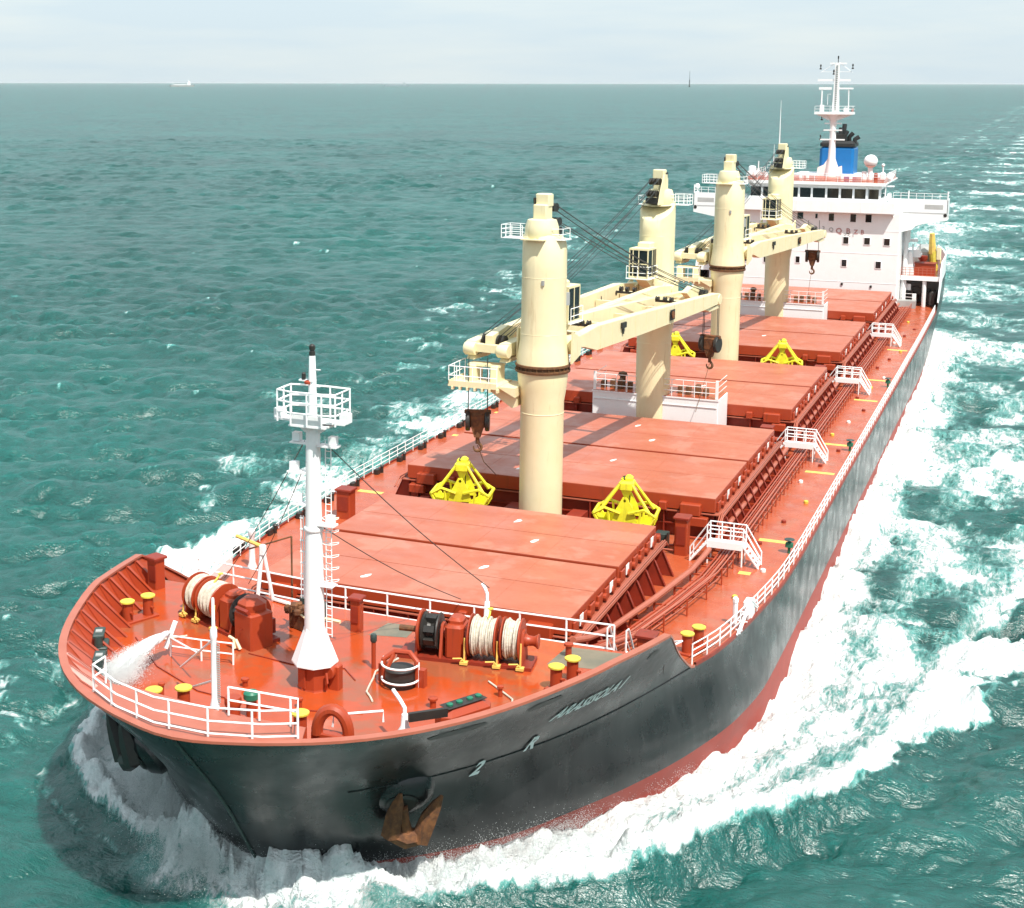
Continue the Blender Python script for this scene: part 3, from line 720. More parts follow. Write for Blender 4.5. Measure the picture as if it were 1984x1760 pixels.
for (loc, rz, l) in (((-5.0, 7.6, .92), .18, 'yellow clamshell grab by the front crane, under the hook block'), ((5.9, 7.5, .92), .12, 'yellow clamshell grab by the front crane, on the side nearer the footbridges'),
                 ((-4.6, 63.4, .6), .2, 'yellow clamshell grab half hidden behind the second crane'), ((5.75, 63.4, .6), .15, 'small distant yellow clamshell grab beside the third crane, nearer the footbridges')):
    if first: o = gb; o.location = loc; o.scale = (.9, .9, .96); o.rotation_euler = (0, 0, rz); o['label'] = l; first = False
    else: o = copy_thing(gb, loc, rz, l)
# tag lines hanging from two hooks
for (x, y, z, x2, y2, l) in ((-4.0, 7.6, 5.6, -3.7, 10.5, 'thin tag line hanging from the hook block above the second hatch'), (4.35, 37.4, 6.4, 3.9, 35.0, 'thin tag line hanging from the hook block by the second crane'), (3.8, 93, 7.5, 3.5, 92, 'thin tag line hanging from the hook block before the bridge')):
    mb = MB(); mb.tube([(x, y, z), (x+(x2-x)*.4, y+(y2-y)*.3, z-1.3), (x2, y2, 2.9)], .025, 4); single('tag_line', mb, M['drust'], l, 'rope', 'tag lines below the hook blocks')

# grab cradles on the deck between the hatches
for (x, y) in ((-5.0, 7.6), (5.9, 7.5), (-4.6, 63.4), (5.75, 63.4)):
    mb = MB(); mb.bb((x-1.9, y-1.2, 0), (x+1.9, y-.9, .9)); mb.bb((x-1.9, y+.9, 0), (x+1.9, y+1.2, .9)); mb.bb((x-.3, y-1.2, .3), (x+.3, y+1.2, .85)); obj('grab_cradle', mb, M['dred'], ship)

# ------------------------------------------------------------------ white deckhouses at the second and fourth cranes
def deckhouse(y, yb, label):
    t = thing('deckhouse', label, 'deckhouse', (.4, (y+yb)/2, 0), 'white deckhouses at the foot of the cranes')
    for (xa, xb, nm) in ((-4.75, 5.5, 'house_wall'),):
        mb = MB(); mb.box(((xa+xb)/2, (y+yb)/2, 1.9), (xb-xa, yb-y, 3.78), ch=.05); w = obj(nm, mb, M['white'], t)
        mb = MB(); mb.bb((xa-.05, y-.05, 3.72), (xb+.05, y+.02, 3.82)); mb.bb((xa+.1, y-.06, 3.15), (xb-.1, y-.01, 3.2)); obj('wall_ledge', mb, M['white'], w)
        mb = MB(); mb.box(((xa+xb)/2, (y+yb)/2, 3.83), (xb-xa-.1, yb-y-.1, .05)); obj('house_roof', mb, M['mdeck'], t)
        rl = MB()
        for zz in (4.3, 4.75, 5.2): rl.tube([(xa+.1, yb-.1, zz), (xa+.1, y+.1, zz), (xb-.1, y+.1, zz), (xb-.1, yb-.1, zz)], .03, 5, cap=True)
        obj('house_railing', rl, M['white'], t)
        post = None
        for k in range(12):
            xx = xa+.1+(xb-xa-.2)*k/11
            if post is None:
                pm = MB(); pm.cyl((xx, y+.1, 3.8), (xx, y+.1, 5.2), .03, n=5); post = obj('rail_post', pm, M['white'], t); x_0 = xx
            else: mesh_at('rail_post', post, t, (xx-x_0, 0, 0))
        gm = MB()
        for k in (0, 1, 2, 3, 9, 10, 11, 12): gm.box((xa+.6+k*.7, y+1.2+.3*(k % 2), 4.15), (.4, .6, .6+.2*(k % 3)), ch=.05)
        gm.lathe((xa+1.9, y+2.2, 3.8), [(.25, 0), (.25, .9), (.4, 1.0), (.35, 1.2), (.1, 1.3)], 10); obj('roof_gear', gm, M['drust'], t)
        pl = MB()
        for xx in (xa+.15, xb-.15): pl.box((xx, y+.12, 4.6), (.22, .12, 1.5))
        obj('corner_post', pl, M['white'], t)
deckhouse(35.75, 39.4, 'white railed deckhouse at the foot of the second crane'); deckhouse(91.7, 94.9, 'white railed deckhouse at the foot of the crane nearest the bridge')
# bases under the two bare cranes
for y in (8.5, 64.5):
    mb = MB(); mb.lathe((0, y, 0), [(1.9, 0), (1.9, .15), (1.42, .6), (1.42, .7)], 24); mb.bb((-2.6, y-1.9, 0), (-1.6, y+1.9, 1.3)); mb.bb((1.6, y-1.9, 0), (2.6, y+1.9, 1.3)); obj('crane_foundation', mb, M['dred'], ship)
# ------------------------------------------------------------------ guard rails
def railing(name, label, cat, path, hts, r=.03, step=1.6, closed=False, m='white', parent=None, group=None, loc=None, rp=None):
    """bars along a path and posts that stand on it, each post an object"""
    P = [Vector(p) for p in path]; loc = loc or tuple(P[len(P)//2])
    t = parent or thing(name, label, cat, loc, group)
    for h in hts:
        mb = MB(); mb.tube([p+Vector((0, 0, h)) for p in P], r, 5); obj('rail_bar', mb, M[m], t)
    Ls = [0]
    for a, b in zip(P, P[1:]): Ls.append(Ls[-1]+(b-a).length)
    n = max(1, round(Ls[-1]/step)); src = None
    for k in range(n+1):
        s = Ls[-1]*k/n; i = min(max(np.searchsorted(Ls, s)-1, 0), len(P)-2); p = P[i].lerp(P[i+1], (s-Ls[i])/max(Ls[i+1]-Ls[i], 1e-6))
        if src is None:
            mb = MB(); mb.cyl(p, p+Vector((0, 0, hts[0])), rp or r*1.2, n=6, cap=False); src = obj('rail_post', mb, M[m], t); p0 = p
        else: mesh_at('rail_post', src, t, p-p0)
    return t
for sg, nm in ((1, 'port'), (-1, 'stbd')):
    ys = list(np.arange(-9.3, 16, 1.2))+list(np.arange(16, 121, 5))
    railing('deck_railing', 'long white railing along the deck edge on the near side, above the black hull' if sg > 0 else 'long white railing along the far deck edge, seen against white wake foam', 'railing',
            [(sg*(halfb(y, 0)-.14), y, .05) for y in ys], (1.05, .72, .40), r=.032 if sg > 0 else .03, step=1.5, group='white railings along the main deck')
# lower toe plates and fire-line on the near edge
a0 = -15.3
railing('forecastle_railing', 'white three bar railing across the back edge of the raised forecastle', 'railing', [(-11.2, -14.6, FZ-.1), (-2.6, -15.5, FZ-.1), (4, -15.5, FZ-.1), (11.55, -15.2, FZ-.1)], (1.25, .7, .08), r=.05, step=2.35, rp=.05)
br = [(-5.25, -32.2, 4.24), (-3.4, -33.3, 4.26), (-1.2, -34.0, 4.28), (1.2, -34.0, 4.28), (3.2, -33.45, 4.28), (4.35, -32.8, 4.26)]
t = railing('bow_railing', 'curved white railing standing on the very tip of the bow', 'railing', br, (1.15, .62, .12), r=.042, step=1.7, rp=.05)
railing('', '', '', [(4.35, -32.8, 4.26), (3.9, -31.9, 4.26), (.9, -32.0, 4.26)], (1.15, .62), r=.042, step=1.5, parent=t)
railing('', '', '', [(-5.25, -32.2, 4.24), (-5.3, -31.3, 4.24)], (1.15, .62), r=.042, step=.7, parent=t)
mb = MB(); poly = [(-5.5, -31.2), (-5.4, -32.3), (-3.4, -33.55), (-1.2, -34.2), (1.2, -34.2), (3.3, -33.65), (4.55, -32.9), (4.1, -31.7), (.9, -31.8), (-3.5, -31.2)]
mb.prism(poly[::-1], 4.12, 4.22); obj('bow_platform', mb, M['rim'], ship)
for (x, y) in ((-4.0, -31.3), (0, -32.1), (3.0, -31.9)):
    mb = MB(); mb.cyl((x, y, FZ), (x, y, 4.15), .06, n=6); obj('platform_leg', mb, M['red'], ship)

# ------------------------------------------------------------------ foremast
X0, Y0 = .85, -24.6
t = thing('foremast', 'tall white foremast with a caged lookout platform rising from a red base', 'mast', (X0, Y0, FZ))
mb = MB(); mb.lathe((X0, Y0, FZ), [(.78, 0), (.76, .06), (.74, 1.05), (.82, 1.08), (.82, 1.14)], 8, smooth=False, ph=.5)
b = obj('mast_base', mb, M['red'], t)
mb = MB(); mb.box((X0-.30, Y0-.66, FZ+.55), (.46, .06, .85), rz=-.4, ch=.02); mb.box((X0+.95, Y0+.1, FZ+.55), (.5, .45, 1.1), ch=.05); mb.lathe((X0+.75, Y0-.35, FZ+.85), [(.28, 0), (.34, .05), (.34, .25), (.28, .3)], 12, ax='y'); mb.tube([(X0+.7, Y0-.4, FZ+.1), (X0+.9, Y0-.6, FZ+.5), (X0+.8, Y0-.5, FZ+.9)], .06, 6)
obj('base_locker', mb, M['red'], b)
mb = MB(); mb.lathe((X0, Y0, 0), [(1.02, 3.72), (1.02, 3.78), (.50, 5.15), (.46, 5.3)], 8, smooth=False, ph=.5); obj('mast_skirt', mb, M['white'], t)
mb = MB(); mb.lathe((X0, Y0, 0), [(.45, 5.2), (.41, 8), (.34, 11), (.30, 14.2)], 20); mb.lathe((X0, Y0, 0), [(.40, 9.6), (.43, 9.65), (.43, 9.75), (.40, 9.8)], 20); obj('mast_pole', mb, M['white'], t)
mb = MB()
mb.prism([(X0-.8, Y0-.7), (X0+.9, Y0-.7), (X0+1.1, Y0+.6), (X0-.9, Y0+.6)], 14.25, 14.32); mb.bb((X0-1.65, Y0-.35, 14.4), (X0+1.65, Y0+.35, 14.48)); mb.prism([(X0-.9, 14.3), (X0+.9, 14.3), (X0+.35, 13.9), (X0-.35, 13.9)], Y0-.08, Y0+.08, 'xz')
mb.prism([(X0-.75, Y0-.68), (X0+.75, Y0-.68), (X0+.75, Y0-.62), (X0-.75, Y0-.62)], 14.3, 14.75)
p = obj('mast_platform', mb, M['white'], t)
mb = MB()
def hexa(r, z, w=1.0): return [(X0+a*.92*r, Y0+b*.55*r, z) for a, b in ((-1, -.7), (-.45, -1), (.1, -1), (.6, -1), (1, -.8), (1, 0), (1, .9), (.3, 1), (-.4, 1), (-1, .8), (-1, 0))]
for z in (14.85, 15.3, 15.75): mb.tube(hexa(1.5, z), .042, 5, closed=True)
for q in hexa(1.5, 14.4): mb.cyl(q, (q[0], q[1], 15.75), .042, n=5)
mb.box((X0-1.55, Y0, 14.65), (.35, .5, .4)); mb.box((X0+1.55, Y0, 14.65), (.35, .5, .4))
obj('platform_cage', mb, M['white'], t)
mb = MB(); mb.lathe((X0, Y0, 0), [(.20, 14.2), (.17, 16.2), (.13, 17.2), (.10, 17.25)], 12); mb.tube([(X0+.2, Y0, 15.9), (X0+.35, Y0, 15.9)], .03); mb.tube([(X0+.1, Y0, 16.6), (X0+.38, Y0, 16.62)], .03); mb.prism([(X0-.6, Y0-.1), (X0+.1, Y0-.2), (X0+.1, Y0+.2), (X0-.6, Y0+.1)], 16.1, 16.16)
obj('top_pole', mb, M['white'], t)
mb = MB(); mb.lathe((X0, Y0, 17.2), [(.13, 0), (.13, .18), (.10, .2), (.10, .25), (.13, .27), (.13, .42), (.05, .5)], 10); mb.lathe((X0-.38, Y0-.05, 16.16), [(.09, 0), (.09, .26), (.03, .32)], 8); obj('mast_light', mb, M['dark'], t)
mb = MB(); mb.lathe((X0-.15, Y0-.1, 16.0), [(.16, 0), (.18, .1), (.1, .16)], 8); obj('red_light', mb, M['red'], t)
mb = MB()
for (dx, z, s) in ((.75, 13.35, 1), (-.55, 13.4, -1), (-.7, 12.1, -1), (.6, 9.9, 1), (-.55, 10.7, -1)):
    mb.bb((X0+dx-.45, Y0-.25, z), (X0+dx+.45, Y0+.25, z+.07)); mb.box((X0+dx+s*.2, Y0, z+.28), (.34, .3, .36))
obj('light_bracket', mb, M['white'], t)
mb = MB()
for dx in (.52, .78): mb.cyl((X0+dx, Y0+.12, 4.9), (X0+dx, Y0+.12, 13.6), .025, n=5)
for k in range(30): mb.cyl((X0+.52, Y0+.12, 5.0+k*.29), (X0+.78, Y0+.12, 5.0+k*.29), .016, n=4)
for k in range(6):
    z = 7.4+k*.55; mb.tube([(X0+.52, Y0+.12, z)]+[(X0+.65+.36*math.sin(a), Y0+.12-.36*math.cos(a)+.2, z) for a in np.linspace(-2.2, 2.2, 8)][::-1]+[(X0+.78, Y0+.12, z)], .018, 4)
mb.bb((X0+.35, Y0-.2, 7.2), (X0+.95, Y0+.35, 7.25))
for dx in (-.50, -.62): mb.cyl((X0+dx, Y0, 6.5), (X0+dx, Y0, 10.2), .03, n=5)
for k in range(8): mb.box((X0-.56, Y0, 6.6+k*.5), (.2, .06, .06))
obj('mast_ladder', mb, M['white'], t)
for (p, q, l) in (((X0+.7, Y0, 13.4), (5.3, -15.0, 4.6), 'thin stay running from the foremast down to a white goose neck post'), ((X0+.3, Y0+.1, 9.8), (2.9, -12.6, 2.9), 'thin stay running from the foremast to the front edge of the first hatch'),
               ((X0-.4, Y0, 13.5), (-9.6, -14.6, 2.9), 'long stay running from the top of the foremast to the far forecastle rail'), ((X0-.5, Y0, 12.2), (-8.0, -14.9, 2.9), 'shorter stay running from the middle of the foremast to the far forecastle rail')):
    mb = MB(); mb.tube([Vector(p).lerp(Vector(q), a)-Vector((0, 0, .25*math.sin(math.pi*a))) for a in np.linspace(0, 1, 7)], .022, 4); single('wire_stay', mb, M['wire'], l, 'wire', 'wire stays of the foremast')
# jackstaff at the bow with braces and its chain of rungs
xj, yj = -.2, -31.2
t = thing('jackstaff', 'thin white jackstaff with slanting braces at the tip of the bow', 'flagstaff', (xj, yj, FZ))
mb = MB(); mb.lathe((xj, yj, 0), [(.2, 4.1), (.16, 4.3), (.13, 4.5), (.12, 6.9), (.15, 7.0), (.14, 7.3), (.07, 7.45), (.06, 8.55), (.04, 8.6)], 10); mb.cyl((xj, yj, FZ), (xj, yj, 4.3), .16); obj('staff', mb, M['white'], t)
mb = MB()
for (q, w) in (((-4.4, -27.1, FZ+.9), 6.9), ((-4.2, -27.4, FZ), 5.2)): mb.tube([(xj, yj, w), q], .05, 6)
mb.lathe((xj-.2, yj+.25, 5.15), [(.1, 0), (.12, .1), (.1, .2)], 8); obj('staff_brace', mb, M['white'], t)
mb = MB()
for k in range(26): z = 4.3+k*.095; mb.tube([(xj+.20+.07*math.cos(a), yj-.02, z+.07*math.sin(a)) for a in np.linspace(0, 5.3, 7)], .018, 4)
obj('rung_chain', mb, M['grey'], t)
# low railed guard by the windlass
t = railing('winch_guard', 'low white guard rail beside the cream rope winch, where the water jet starts', 'railing', [(-6.7, -24.3, FZ), (-5.2, -24.2, FZ), (-3.6, -24.0, FZ)], (1.0, .5), r=.04, step=1.4)
mb = MB(); mb.tube([(-6.9, -24.4, FZ+.4), (-6.6, -24.0, FZ+1.6)], .12, 6); mb.tube([(-6.7, -24.3, FZ+.9), (-3.9, -26.6, FZ+1.5)], .04, 5); obj('sloping_brace', mb, M['white'], t)

# ------------------------------------------------------------------ anchor windlasses and mooring winches
def make_winch():
    t = local('mooring_winch', '', 'winch', 'mooring winches on the forecastle')
    zc = 1.15
    bs = MB(); bs.bb((-3.1, -.8, 0), (3.1, .75, .16)); bs.bb((-2.3, .2, .1), (-.9, 1.1, .8)); obj('winch_base', bs, M['dred'], t)
    # frames
    for x in (-2.25, -1.1, .05, 1.55, 2.62):
        mb = MB(); mb.prism([(-.75, .1), (.7, .1), (.32, 1.45), (.1, 1.62), (-.25, 1.62), (-.4, 1.4)], x-.06, x+.06, 'yz'); mb.lathe((x-.14, 0, zc), [(.3, 0), (.3, .28)], 12, ax='x'); obj('winch_frame', mb, M['red'], t)
    mb = MB(); mb.cyl((-3.2, 0, zc), (3.0, 0, zc), .14, n=10); obj('winch_shaft', mb, M['drust'], t)
    for (a, b) in ((.16, 1.46), (1.66, 2.55)):
        mb = MB(); mb.lathe((a, 0, zc), [(.95, 0), (.97, .02), (.97, .06), (.6, .08), (.6, b-a-.08), (.97, b-a-.06), (.97, b-a-.02), (.95, b-a)], 28, ax='x'); d = obj('winch_drum', mb, M['red'], t)
        rb = MB(); w = b-a-.2; n = int(w/.09); r0 = random.Random(int(a*10))
        prof = [(.62, 0)]
        for k in range(n):
            R = .86+.06*math.sin(k*1.7)+.04*r0.random() - (.1 if k % 5 == 4 else 0)
            x = w*k/n; prof += [(R-.035, x+.005), (R, x+.03), (R, x+.055), (R-.035, x+.085)]
        prof += [(.62, w)]
        rb.lathe((a+.1, 0, zc), prof, 28, ax='x'); obj('wound_rope', rb, M['rope'], d)
    # chain wheel, gear case, motor and warping head
    mb = MB(); mb.lathe((-2.05, 0, zc), [(.85, 0), (.88, .06), (.55, .25), (.5, .4), (.55, .55), (.88, .74), (.85, .8)], 20, ax='x')
    for k in range(7):
        a = k*2*math.pi/7; mb.box((-1.65, .62*math.cos(a), zc+.62*math.sin(a)), (.5, .3, .3), rx=a)
    obj('chain_wheel', mb, M['dark'], t)
    mb = MB(); mb.lathe((-2.2, 0, zc), [(.95, 0), (.97, .03), (.97, .10), (.85, .12)], 24, ax='x'); obj('brake_band', mb, M['red'], t)
    mb = MB(); mb.box((-.5, .05, .95), (.85, 1.35, 1.5), ch=.12); mb.box((-.5, .1, 1.75), (.7, .9, .4), ch=.12); mb.cyl((-.9, .7, .7), (.0, .7, .7), .28, n=12); obj('gear_case', mb, M['red'], t)
    mb = MB(); mb.lathe((2.72, 0, zc), [(.30, 0), (.24, .1), (.22, .35), (.30, .5), (.34, .52), (.34, .58)], 14, ax='x'); obj('warping_head', mb, M['red'], t)
    mb = MB()
    for x in (.05, 1.55, 2.62):
        mb.cyl((x, -.85, .1), (x, -.75, 1.25), .045, n=6); mb.box((x, -.85, .12), (.35, .3, .12)); mb.tube([(x-.5, -.95, .3), (x-.1, -.95, .35), (x, -.9, .2)], .04, 5)
    obj('brake_lever', mb, M['ymark'], t)
    mb = MB(); mb.cyl((1.0, -.1, 2.0), (1.0, .3, 2.35), .05); mb.lathe((1.0, .3, 2.35), [(.14, 0), (.14, .03)], 10); obj('hand_wheel', mb, M['ycap'], t)
    return t
w1 = make_winch(); w1.location = (5.75, -19.0, FZ); w1.rotation_euler = (0, 0, R_(8)); w1['label'] = 'red mooring winch with two dirty white rope drums behind the hooped hatchway'
copy_thing(w1, (-6.2, -20.0, FZ), R_(-24), 'red mooring winch with cream rope and a big red gear case, beside the white jackstaff', (-1, 1, 1))
# extra gear case on the left winch and a heap of gear by the mast
t = thing('chain_gear', 'brown heap of chain and greasy gear between the cream rope winch and the foremast', 'machinery', (-2.6, -18.8, FZ))
mb = MB(); mb.box((-2.7, -18.6, FZ+.5), (1.7, 1.0, .9), rz=-.4, ch=.15)
for k in range(16): mb.box((-2.8+1.5*rng.random()-.6, -18.9+1.0*rng.random()-.5, FZ+.9+.35*rng.random()), (.35, .25, .25), rz=rng.random()*3, ch=.05)
obj('chain_heap', mb, M['rust'], t)
mb = MB(); mb.tube([(-3.9, -18.3, FZ+.9), (-2.2, -19.4, FZ+.75), (-1.2, -19.5, FZ+1.0)], .07, 6); mb.tube([(-1.2, -19.5, FZ+1.0), (-.4, -19.6, FZ+1.0)], .09, 6); obj('pale_pipe', mb, M['cream'], t)
mb = MB(); mb.box((-3.2, -17.3, FZ+.6), (.9, .6, 1.1), ch=.1); mb.lathe((-2.5, -17.4, FZ), [(.3, 0), (.3, .8), (.15, 1.0)], 10); obj('green_motor', mb, M['dgreen'], t)
t = thing('gear_housing', 'big red gear housing standing at the end of the cream rope winch', 'machinery', (-3.95, -21.6, FZ))
mb = MB(); mb.box((-3.95, -21.5, FZ+.85), (1.35, 1.3, 1.7), rz=R_(-24), ch=.08); mb.box((-4.1, -21.35, FZ+1.95), (1.2, 1.2, .7), rz=R_(-24), ch=.28); obj('housing', mb, M['red'], t)
mb = MB(); mb.box((-4.2, -22.02, FZ+1.75), (.9, .15, .35), rz=R_(-24), rx=.5); mb.box((-4.25, -22.14, FZ+.9), (.06, .05, .06), rz=R_(-24)); mb.box((-3.9, -22.0, FZ+1.3), (.06, .05, .06), rz=R_(-24)); obj('inspection_hatch', mb, M['dred'], t)
mb = MB(); mb.tube([(-4.8, -22.3, FZ+.55), (-4.5, -22.4, FZ+.5), (-4.4, -22.5, FZ+.1)], .08, 6); mb.tube([(-4.4, -22.4, FZ+.5), (-4.1, -22.5, FZ+.1)], .08, 6); obj('drain_pipe', mb, M['cream'], t)

# ------------------------------------------------------------------ bollards, fairleads, vents, lamps
def make_bitts():
    t = local('double_bollard', '', 'bollard', 'red bollards with yellow tops')
    mb = MB(); mb.box((0, 0, .06), (2.0, .75, .12), ch=.03); obj('bollard_base', mb, M['red'], t)
    for x in (-.6, .6):
        mb = MB(); mb.cyl((x, 0, .1), (x, 0, 1.0), .26, n=16); mb.cyl((x, -.26, .55), (x, -.42, .55), .07); p = obj('bollard_post', mb, M['red'], t)
        mb = MB(); mb.lathe((x, 0, 1.0), [(.28, 0), (.36, .03), (.36, .1), (.3, .13)], 16); obj('bollard_cap', mb, M['ycap'], p)
    return t
b0 = make_bitts(); first = True
for (loc, rz, l) in (((10.75, -20.2, FZ), 1.25, 'yellow capped double bollard between the white rope winch and the near bulwark'), ((-10.75, -20.9, FZ), 1.2, 'yellow capped double bollard beside the far bulwark with the slanting stays'),
                 ((-3.0, -30.2, FZ+.3), .6, 'yellow capped double bollard behind the curved bow railing'), ((13.5, -7.3, 0), 1.3, 'yellow capped double bollard on the main deck just behind the bulwark step'),
                 ):
    if first: b0.location = loc; b0.rotation_euler = (0, 0, rz); b0['label'] = l; first = False
    else: copy_thing(b0, loc, rz, l)
t = thing('single_bollard', 'single red bollard with a yellow top by the end of the bow railing', 'bollard', (2.75, -29.6, FZ), 'red bollards with yellow tops')
mb = MB(); mb.cyl((2.75, -29.6, FZ), (2.75, -29.6, FZ+1.05), .27, n=16); mb.tube([(2.5, -29.6, FZ+.2), (1.4, -29.9, FZ+.1)], .12, 6); p = obj('bollard_post', mb, M['red'], t)
mb = MB(); mb.lathe((2.75, -29.6, FZ+1.05), [(.28, 0), (.38, .03), (.38, .1), (.3, .13)], 16); obj('bollard_cap', mb, M['ycap'], p)
# panama lead: a thick half ring on the bulwark edge
t = thing('fairlead_ring', 'thick red half ring fairlead on the bow edge', 'fairlead', (4.6, -30.4, FZ+.9))
mb = MB(); mb.tube([(4.6+.62*math.cos(a), -30.4+.12*math.cos(a), FZ+.95+.95*math.sin(a)) for a in np.linspace(-.1, math.pi+.1, 14)], .24, 10); obj('ring', mb, M['red'], t)
mb = MB(); mb.box((4.6, -30.4, FZ+.48), (1.7, .5, .95), ch=.05); obj('ring_seat', mb, M['red'], t)
# roller fairlead set in the right bulwark
t = thing('roller_fairlead', 'long fairlead opening with dark rollers in a raised red surround by the right bulwark', 'fairlead', (8.75, -26.4, FZ))
mb = MB(); c = Vector((8.35, -26.1, 0)); n = normal_at(-26.4, 3.5); a = math.atan2(-n.x, n.y)
mb.box((c.x, c.y, FZ+.6), (2.6, 1.0, 1.2), rz=a, ch=.3); obj('surround', mb, M['red'], t)
mb = MB(); mb.box((c.x-n.x*.02, c.y-n.y*.02, FZ+1.205), (2.0, .62, .02), rz=a); o = obj('opening', mb, M['dark'], t)
mb = MB()
for k in (-.7, -.2, .35, .8): mb.lathe((c.x+k*math.cos(a), c.y+k*math.sin(a), FZ+1.2), [(.14, 0), (.14, .08), (.06, .12)], 10)
obj('roller', mb, M['green'], t)
# universal rollers, dark green, by the left bulwark
for k, (x, y, l) in enumerate(((-9.9, -25.3, 'dark green roller chock by the far bulwark, further from the bow tip'), (-8.2, -27.7, 'dark green roller chock by the far bulwark, nearer the bow tip'))):
    t = thing('roller_chock', l, 'fairlead', (x, y, FZ), 'dark green roller chocks')
    a = -1.05; mb = MB(); mb.box((x, y, FZ+.25), (1.3, .8, .5), rz=a, ch=.05); obj('chock_base', mb, M['dgreen'], t)
    mb = MB()
    for d in (-.45, .45): mb.cyl((x+d*math.cos(a), y+d*math.sin(a), FZ+.5), (x+d*math.cos(a), y+d*math.sin(a), FZ+1.0), .2, n=12)
    mb.box((x, y, FZ+1.0), (1.15, .5, .12), rz=a, ch=.03); obj('chock_roller', mb, M['dgreen'], t)
    mb = MB(); mb.box((x, y, FZ+1.08), (.3, .3, .05), rz=a); obj('chock_plate', mb, M['grey'], t)
# caged hatchway with pipes in front of the right winch
xc, yc = 4.2, -23.0
t = thing('caged_hatchway', 'round dark hatchway inside a white hooped guard with red pipes behind', 'hatch', (xc, yc, FZ))
mb = MB(); mb.lathe((xc, yc, FZ), [(.68, 0), (.68, .75), (.62, .8)], 20); obj('hatch_drum', mb, M['dark'], t)
mb = MB()
for z in (.32, 1.0): mb.tube([(xc+.82*math.cos(a), yc+.82*math.sin(a), FZ+z) for a in np.linspace(R_(175), R_(365), 14)], .05, 6)
for a in (175, 365): mb.cyl((xc+.82*math.cos(R_(a)), yc+.82*math.sin(R_(a)), FZ), (xc+.82*math.cos(R_(a)), yc+.82*math.sin(R_(a)), FZ+1.15), .06, n=6)
obj('hoop_guard', mb, M['white'], t)
mb = MB(); mb.tube([(xc-.75, yc-.1, FZ), (xc-.75, yc-.1, FZ+1.1), (xc-.35, yc+.2, FZ+1.4), (xc+.35, yc+.2, FZ+1.45), (xc+.75, yc+.1, FZ+1.15), (xc+.75, yc+.1, FZ)], .13, 8); mb.tube([(xc-.5, yc-.3, FZ+.8), (xc-.3, yc, FZ+1.35)], .1, 6); mb.box((xc-.9, yc+.2, FZ+.4), (.35, .35, .8)); mb.box((xc+.95, yc+.2, FZ+.4), (.3, .35, .8)); obj('red_pipe', mb, M['red'], t)
# white goose-neck posts
def gooseneck(x, y, z, h, dx, dy, label, arm=True):
    t = thing('gooseneck_post', label, 'post', (x, y, z), 'white goose neck posts')
    mb = MB(); mb.lathe((x, y, z), [(.32, 0), (.28, .12), (.17, .3), (.13, h*.75), (.10, h*.78)], 10); obj('post_foot', mb, M['white'], t)
    mb = MB(); mb.tube([(x, y, z+h*.7), (x, y, z+h), (x+dx*.4, y+dy*.4, z+h*1.12), (x+dx, y+dy, z+h*1.22)], .085, 7); obj('neck', mb, M['white'], t)
    return t
gooseneck(7.0, -28.9, FZ+.75, 1.05, -.9, .9, 'short white goose neck post on the bow edge in front of the hooped hatchway')
gooseneck(5.2, -15.0, FZ, 1.7, -.35, .25, 'taller white goose neck post standing at the forecastle rail behind the white rope winch')
mb = MB(); mb.tube([(4.6, -30.4, FZ+1.2), (4.65, -30.4, FZ+1.7), (6.3, -29.4, FZ+1.75), (6.3, -29.4, FZ+1.3)], .05, 6); single('handrail', mb, M['white'], 'small white bent handrail beside the goose neck post on the bow edge', 'handrail')
mb = MB(); mb.box((7.9, -28.7, 4.2), (1.6, .16, .35), rz=.75); single('fender_bar', mb, M['dark'], 'short dark bar on the bulwark rail beside the goose neck post', 'bar')
# davit
t = thing('stores_davit', 'white davit with two legs and a pale yellow arm at the forecastle railing', 'davit', (-6.4, -16.2, FZ))
mb = MB(); mb.tube([(-6.7, -16.3, FZ), (-6.5, -16.1, FZ+2.6)], .11, 7); mb.tube([(-6.0, -15.9, FZ), (-6.4, -16.1, FZ+2.6)], .09, 7); mb.tube([(-6.0, -15.9, FZ+.1), (-4.9, -16.2, FZ+.1)], .10, 7); mb.box((-6.45, -16.1, FZ+2.7), (.3, .3, .5), ch=.05); obj('davit_leg', mb, M['white'], t)
mb = MB(); mb.tube([(-6.5, -16.1, FZ+2.85), (-8.7, -14.8, FZ+2.75)], .1, 7); obj('davit_arm', mb, M['ymark'], t)
mb = MB(); mb.tube([(-5.4, -15.0, 2.4), (-5.4, -15.0, 5.8)], .05, 6); mb.tube([(-5.4, -15.0, 5.8), (-7.6, -15.5, 5.0)], .045, 6); single('derrick_post', mb, M['drust'], 'thin rusty derrick post with a sloping arm behind the white davit', 'post')
